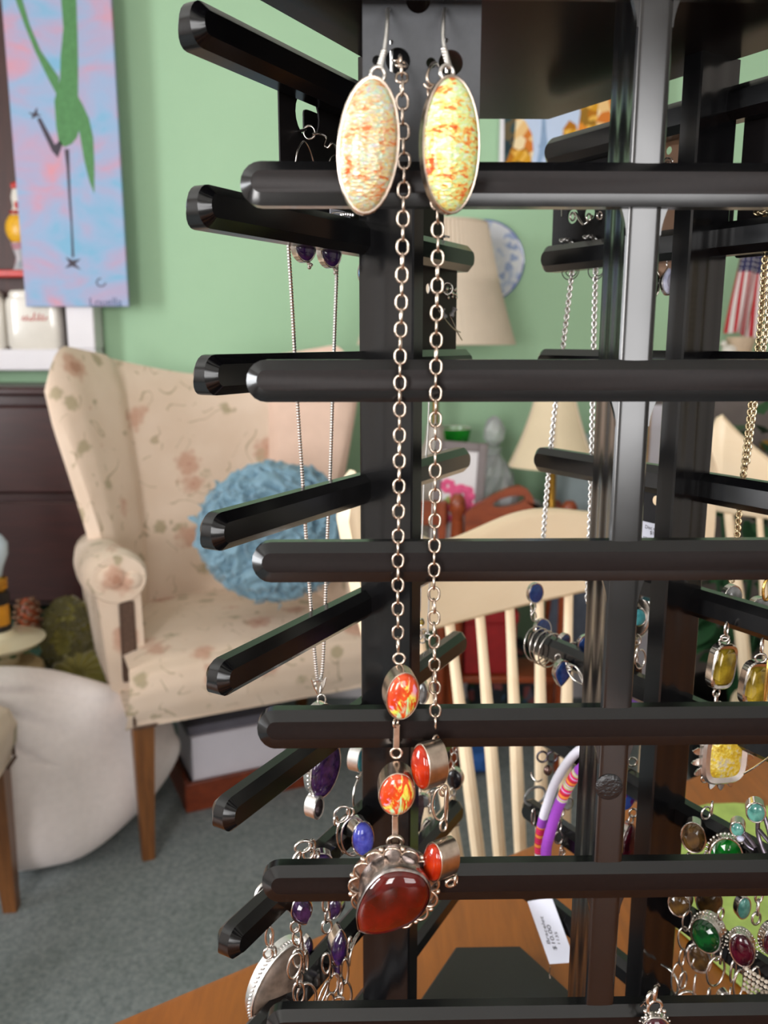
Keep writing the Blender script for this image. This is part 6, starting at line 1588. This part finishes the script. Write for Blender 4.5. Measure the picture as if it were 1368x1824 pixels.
bo = thing('earring', 'black oval stone drop earring just right of the front post', 'earring', rp(1168, 504)); put(bo, rp, 1163, 506, 26, 46, 'onyx', yaw=10, wall=.004, dome=.003, off=.008, rope=26); lk(bo, rp, 1164, 478, 8, 12, off=.008)
sn = thing('snap_ring', 'small silver double ring on the brown kraft card', 'ring', rp(1191, 292, .006)); lk(sn, rp, 1190, 291, 18, 18, off=.0085, r=.0008, name='outer_ring'); lk(sn, rp, 1190, 292, 9, 9, off=.0085, r=.0006, name='inner_ring')

# ------------------------------------------------------------------ clay-bead bracelets and the price tag on the far right arms
def heishi(label, path, segs, r, off):
    pts = resample(smooth_path([rp(x, y, off) for x, y in path], 10), .00125); root = thing('bead_bracelet', label, 'bracelet', pts[len(pts) // 2], 'clay bead bracelets'); n = len(pts); rnd = random.Random(1)
    protos = {}
    for i in range(n - 1):
        q = i / (n - 1); m_ = [mm for lim, mm in segs if q <= lim][0]
        if isinstance(m_, tuple): m_ = m_[i % len(m_)]
        z = (pts[i + 1] - pts[i]).normalized(); x = Vector((0, 1, 0)); x = (x - z * x.dot(z)).normalized(); y = z.cross(x); k = 1 + rnd.uniform(-.03, .03)
        Mx = frame((pts[i] + pts[i + 1]) / 2, x * k, y * k, z)
        if m_ not in protos:
            h = .00056; g = G().lathe([(.0001, -h), (r * .93, -h), (r, -h * .6), (r, h * .6), (r * .93, h), (.0001, h)], 12)
            o = obj('bead', g, M[m_], root, ang=40); o.data.transform(Matrix.Translation(o.location + WPOS[root.name])); o.matrix_basis = Matrix.Translation(-WPOS[root.name]) @ Mx; WPOS[o.name] = Mx.translation.copy(); protos[m_] = o
        else: like(protos[m_], root, Mx)
mixc = ('bead_pink', 'bead_pink', 'bead_lilac', 'bead_pink', 'bead_red', 'bead_red', 'bead_orange', 'bead_orange', 'bead_red', 'bead_lilac', 'bead_lime', 'bead_lilac', 'bead_lime')
heishi('white clay disc bead bracelet with a striped end, hung behind the front post', [(1075, 1330), (1040, 1333), (1016, 1352), (990, 1392), (975, 1432), (966, 1462), (961, 1490), (960, 1515), (964, 1545), (975, 1570)], [(.66, 'bead_white'), (.71, 'bead_purple'), (.86, ('bead_red', 'bead_pink', 'bead_red', 'bead_orange', 'bead_orange', 'bead_red', 'bead_pink')), (1, 'bead_white')], .0036, -.0135)
heishi('purple clay disc bead bracelet with a band of mixed coloured beads', [(1070, 1350), (1040, 1366), (1020, 1388), (1004, 1416), (991, 1446), (980, 1482), (973, 1512), (974, 1540), (985, 1562)], [(.20, 'bead_purple'), (.46, mixc), (1, 'bead_purple')], .0042, -.0215)
ms = thing('charm', 'small pewter mouse-shaped charm with a curled tail beside the clay bead bracelets', 'charm', rp(975, 1365, .0))
c = rp(976, 1372, -.004); g = G().ball(c, (.0036, .003, .0045), 14, 10); obj('charm_body', g, m_silver('brown_pewter', (128, 104, 98), .3), ms)
for dx in (-9, 9): c = rp(975 + dx, 1348, -.004); ring(ms, 'ear', c, px2m(c, 18), px2m(c, 20), .0009, DK)
wire(ms, 'tail', [rp(966, 1388, -.004), rp(957, 1392, -.004), rp(948, 1384, -.004), rp(946, 1376, -.004)], .0007, SV)
dn = thing('bracelet', 'thin silver hook bracelet dangling behind the clay bead bracelets', 'bracelet', rp(1005, 1480, -.01))
for (x, y, w_, h_, yw) in ((1000, 1445, 12, 22, 20), (997, 1470, 12, 26, 50), (995, 1492, 16, 24, 10), (1000, 1520, 10, 30, 40), (950, 1455, 8, 30, 30), (958, 1535, 10, 26, 50)): lk(dn, rp, x, y, w_, h_, off=-.010, r=.0007, yaw=yw)
put(dn, rp, 1010, 1430, 22, 26, 'moon', yaw=20, wall=.004, dome=.002, off=-.006)
pw = thing('drop', 'pale pink polished stone lying against the clay bead bracelets', 'bead', rp(1000, 1540, -.008)); obj('stone_body', G().ball(rp(1003, 1538, -.008), (.0048, .003, .0042), 14, 10), plain('pale_pink_quartz', (222, 206, 210), .2, .05, 90), pw); lk(pw, rp, 1003, 1518, 8, 9, off=-.008, name='loop')
cs = thing('ring', 'wide clear silver ring resting on the far end of the right arm', 'ring', rp(955, 1412)); lk(cs, rp, 953, 1418, 44, 34, off=.0, r=.0012, metal=M['moon'], name='band', yaw=25)

tg = thing('price_tag', 'white paper bracelet price tag hanging below the lower front arm', 'tag', rp(980, 1655, -.009))
ct_ = [rp(958, 1600, -.0095), rp(1004, 1618, -.0095), rp(1012, 1718, -.0095), rp(955, 1690, -.0095)]
tx = (rp(1000, 1650, -.0095) - rp(960, 1650, -.0095)).normalized(); tz = Vector((0, 0, 1)); tz = (tz - tx * tz.dot(tx)).normalized(); ty = tz.cross(tx)
Ft = frame(rp(981, 1658, -.0095), tx, ty, tz) @ Matrix.Rotation(R(-4), 4, 'Y'); sc_ = px2m(rp(981, 1658, -.0095), 1)
obj('tag_paper', G().box((0, 0, 0), (58 * sc_ * 1.35, .0004, 108 * sc_), Ft), M['label_white'], tg)
for s_, dx, dz, sz in (('Bracelet', -.0068, .001, .0066), ('$10.00', -.0010, -.0050, .0072), ('1135', .0062, -.006, .0052)):
    text('tag_print', s_, sz, Ft @ Matrix.Translation((dx, -.0004, dz)) @ Matrix.Rotation(R(90), 4, 'X') @ Matrix.Rotation(R(82), 4, 'Z'), M['ink'], tg)
wire(tg, 'tag_string', [rp(980, 1604, -.0095), rp(985, 1580, -.0095), rp(990, 1562, -.008)], .0003, M['label_white'])
st2 = thing('chain_end', 'short fine chain end dangling below the price tag', 'chain', rp(979, 1730, -.0085)); snake(st2, [rp(980, 1722, -.009), rp(979, 1735, -.009), rp(980, 1745, -.009)], .0005, WS)

# ------------------------------------------------------------------ lower left: bracelets round the left arms
lb = thing('bracelet', 'silver bracelet with a glossy violet-blue oval, round the lower left arm by the post', 'bracelet', lp(630, 1490, -.012))
put(lb, lp, 642, 1488, 44, 70, 'lapis', yaw=26, roll=-6, wall=.009, dome=.005, off=-.015)
c = lp(626, 1490, -.013); 
for dx in (0, 5): 
    F_ = Matrix.Translation(lp(630 - dx, 1490, -.0145)) @ rotm(26, 0, -6); o_ = oval(px2m(c, 24), px2m(c, 38), 32); obj('bezel_band', G().tube([(x, .0005 * dx, z) for x, z in o_], .0007, 6, closed=True, M=F_), SV, lb, ang=80)
for (x, y, w_, h_, yw, rl) in ((609, 1450, 26, 32, 10, 30), (624, 1446, 12, 16, 0, 0), (598, 1462, 8, 18, 50, 0), (648, 1532, 10, 16, 0, 0), (643, 1545, 10, 14, 60, 0)): lk(lb, lp, x, y, w_, h_, off=-.015, r=.0008, yaw=yw, roll=rl)
ab = thing('bracelet', 'silver chain bracelet of deep purple marquise amethysts round the lower left arm', 'bracelet', lp(560, 1600, -.012))
put(ab, lp, 596, 1512, 30, 66, 'dark_amethyst', yaw=-30, roll=30, shape='marquise', wall=.005, dome=.003, off=.012)
put(ab, lp, 572, 1530, 40, 34, 'dark_amethyst', yaw=10, wall=.006, dome=.003, off=-.012)
put(ab, lp, 531, 1612, 42, 66, 'amethyst', yaw=30, roll=-12, shape='marquise', wall=.011, dome=.004, off=-.013, facet=True)
put(ab, lp, 598, 1612, 30, 54, 'amethyst', yaw=-20, roll=10, shape='marquise', wall=.006, dome=.004, off=-.010)
put(ab, lp, 601, 1682, 32, 76, 'dark_amethyst', yaw=20, roll=6, shape='marquise', wall=.008, dome=.005, off=-.014)
put(ab, lp, 545, 1690, 24, 54, 'amethyst', yaw=34, roll=8, shape='marquise', wall=.004, dome=.003, off=.010)
put(ab, lp, 600, 1724, 16, 36, 'amethyst', yaw=10, shape='marquise', wall=.004, dome=.003, off=-.012)
for (x, y, w_, h_, yw, rl) in ((540, 1508, 30, 22, 10, -20), (556, 1506, 12, 22, 40, 0), (550, 1520, 18, 24, 10, 30), (528, 1528, 10, 26, 30, 30), (564, 1524, 14, 18, 60, 0),
        (526, 1650, 16, 22, 10, 0), (529, 1668, 16, 34, 30, 0), (535, 1682, 12, 30, 60, 0), (531, 1706, 20, 36, 20, 0), (545, 1712, 12, 40, 60, 0), (525, 1720, 24, 50, 20, 12), (534, 1744, 16, 30, 60, 0), (532, 1768, 20, 44, 15, 0), (546, 1774, 34, 52, 20, -10),
        (580, 1610, 12, 30, 30, 0), (583, 1630, 14, 28, 60, 0), (582, 1650, 18, 26, 20, 0), (581, 1716, 16, 40, 20, 0), (590, 1730, 10, 26, 60, 0), (594, 1752, 20, 40, 20, 10), (606, 1756, 14, 40, 50, 0), (614, 1730, 14, 50, 30, 0), (616, 1768, 20, 50, 20, -8), (575, 1770, 12, 44, 40, 30), (622, 1690, 10, 44, 50, 10), (603, 1786, 22, 24, 10, 0), (588, 1782, 14, 30, 30, 0)):
    lk(ab, lp, x, y, w_, h_, off=-.013, r=.00085, yaw=yw, roll=rl)
wire(ab, 'hook_clasp', [lp(622, 1690, -.014), lp(634, 1668, -.014), lp(640, 1662, -.014), lp(632, 1676, -.014), lp(624, 1700, -.014), lp(622, 1720, -.014)], .0009, SV)
jb = thing('pendant', 'large mottled grey-brown jasper oval in rope-edged silver at the lower left', 'pendant', lp(485, 1740, .004))
put(jb, lp, 492, 1745, 84, 156, 'jasper', yaw=30, roll=32, wall=.010, dome=.004, off=.006, rope=60, metal=BS, lip=.0009)
for (x, y, w_, h_, yw) in ((480, 1668, 14, 40, 20), (484, 1676, 10, 30, 70), (478, 1698, 16, 20, 10), (488, 1696, 10, 20, 50)): lk(jb, lp, x, y, w_, h_, off=.004, r=.0008, yaw=yw)
wd = thing('ring', 'plain bright white-silver ring edge peeking from behind the lower left arm', 'ring', lp(464, 1595, .012)); c = lp(470, 1596, .012); ring(wd, 'band', c, px2m(c, 30), px2m(c, 44), .0016, BS, yaw=35)
# silver band with a turquoise edge left of the post
tb = thing('ring', 'wide silver band ring with a turquoise face beside the left post', 'ring', lp(634, 1352)); put(tb, lp, 636, 1352, 36, 46, 'turquoise', yaw=62, wall=.0085, dome=.001, off=.0105, metal=BS); g = G().ball(lp(637, 1384), .0014, 8, 6); obj('ball_link', g, SV, tb)
hp = thing('hoop_earring', 'slim silver hoop earring behind the left post, below the turquoise ring', 'earring', lp(638, 1420)); wire(hp, 'hoop', [lp(643, 1378), lp(633, 1400), lp(629, 1425), lp(634, 1444), lp(645, 1436)], .0008, SV); put(hp, lp, 638, 1444, 16, 14, 'lapis', wall=.003, dome=.002)

# ------------------------------------------------------------------ seen between the necklace strands: onyx bracelet, scroll earring
ox = thing('bracelet', 'silver toggle bracelet of black onyx ovals behind the right strand of the necklace', 'bracelet', lp(800, 1420))
put(ox, lp, 811, 1386, 30, 40, 'onyx', yaw=-22, wall=.006, dome=.003, off=.0105); put(ox, lp, 792, 1346, 22, 34, 'onyx', yaw=20, wall=.005, dome=.002, off=.0105)
put(ox, lp, 765, 1478, 30, 46, 'onyx', yaw=10, wall=.004, dome=.001, off=.0105, lip=.0012); put(ox, lp, 779, 1470, 20, 34, 'onyx', yaw=0, wall=.004, dome=.002, off=.008); put(ox, lp, 752, 1425, 30, 26, 'moon', yaw=-10, wall=.004, dome=.001, off=.0105)
for (x, y, w_, h_, yw) in ((810, 1333, 8, 12, 20), (809, 1350, 11, 20, 0), (808, 1366, 7, 12, 60), (807, 1410, 10, 16, 20), (805, 1432, 16, 34, 30), (803, 1456, 8, 20, 50), (763, 1424, 12, 30, 20), (766, 1440, 10, 20, 60), (771, 1428, 10, 30, 30), (796, 1424, 12, 26, 60), (800, 1460, 8, 18, 0)): lk(ox, lp, x, y, w_, h_, r=.0006, yaw=yw)
wire(ox, 'toggle_bar', [lp(797, 1476), lp(808, 1472), lp(818, 1469)], .0008, DK)
tl = thing('earring', 'small turquoise inlay bar earring behind the onyx bracelet', 'earring', lp(772, 1430, .014)); c = lp(772, 1430, .014); obj('inlay', G().box(c, (px2m(c, 8), .001, px2m(c, 26)), bev=.0002), M['turquoise'], tl); lk(tl, lp, 772, 1412, 7, 9, off=.014, name='loop')
fl_ = thing('feather_earring', 'flat grey silver feather earring hanging left of the onyx bracelet', 'earring', lp(744, 1450, .010)); c = lp(746, 1448, .010); s_ = px2m(c, 1)
obj('feather', G().prism([(-2 * s_, -40 * s_), (3 * s_, -36 * s_), (6 * s_, -10 * s_), (10 * s_, 10 * s_), (8 * s_, 32 * s_), (0, 36 * s_), (-6 * s_, 20 * s_), (-5 * s_, 0), (-8 * s_, -14 * s_)], -.0004, .0004, .0002, Matrix.Translation(c)), M['dark_silver'], fl_, ang=30); lk(fl_, lp, 746, 1408, 8, 9, off=.010, name='loop')
se = thing('earring', 'silver scrollwork earring with a small olive stone at the far end of the left arm', 'earring', lp(755, 1120))
put(se, lp, 751, 1108, 11, 14, 'citrine', yaw=0, wall=.002, dome=.0015)
for (x, y, w_, h_) in ((754, 1126, 12, 12), (762, 1134, 10, 12), (752, 1140, 10, 12), (748, 1130, 8, 18)): lk(se, lp, x, y, w_, h_, r=.0006)
gs = thing('earring', 'grey-green faceted drop earring in the gap right of the left post', 'earring', lp(752, 1220)); put(gs, lp, 754, 1232, 22, 46, M['moon'], yaw=-20, wall=.005, dome=.002, facet=True, shape='pear'); 
wire(gs, 'ear_hook', [lp(754, 1205), lp(752, 1190), lp(756, 1176), lp(760, 1190)], .0006, SV)
# fine chains hanging in the gap between the left post and the right strand
fc = thing('necklace', 'pair of very fine silver chains behind the right strand of the necklace', 'necklace', lp(758, 900))
q1, q2_ = lp(764, 726), lp(776, 726)
a1 = hang(lp(765, 470), 1)
snake(fc, a1 + [lp(765, 470), q1, lp(756, 850), lp(752, 960), lp(748, 1090)], .0007, BS); snake(fc, [a1[0] + Vector((.003, 0, 0)), a1[1] + Vector((.003, 0, 0)), lp(778, 470), q2_, lp(772, 850), lp(768, 960), lp(762, 1130)], .0007, BS)
bd = thing('brooch', 'round bright blue enamel brooch edge peeking left of the left post', 'brooch', lp(645, 485, .012)); put(bd, lp, 650, 486, 26, 44, m_gem('bright_blue_enamel', (30, 150, 200), (20, 110, 170)), yaw=-10, wall=.003, dome=.001, off=.012); lk(bd, lp, 650, 462, 8, 8, off=.012, name='loop')
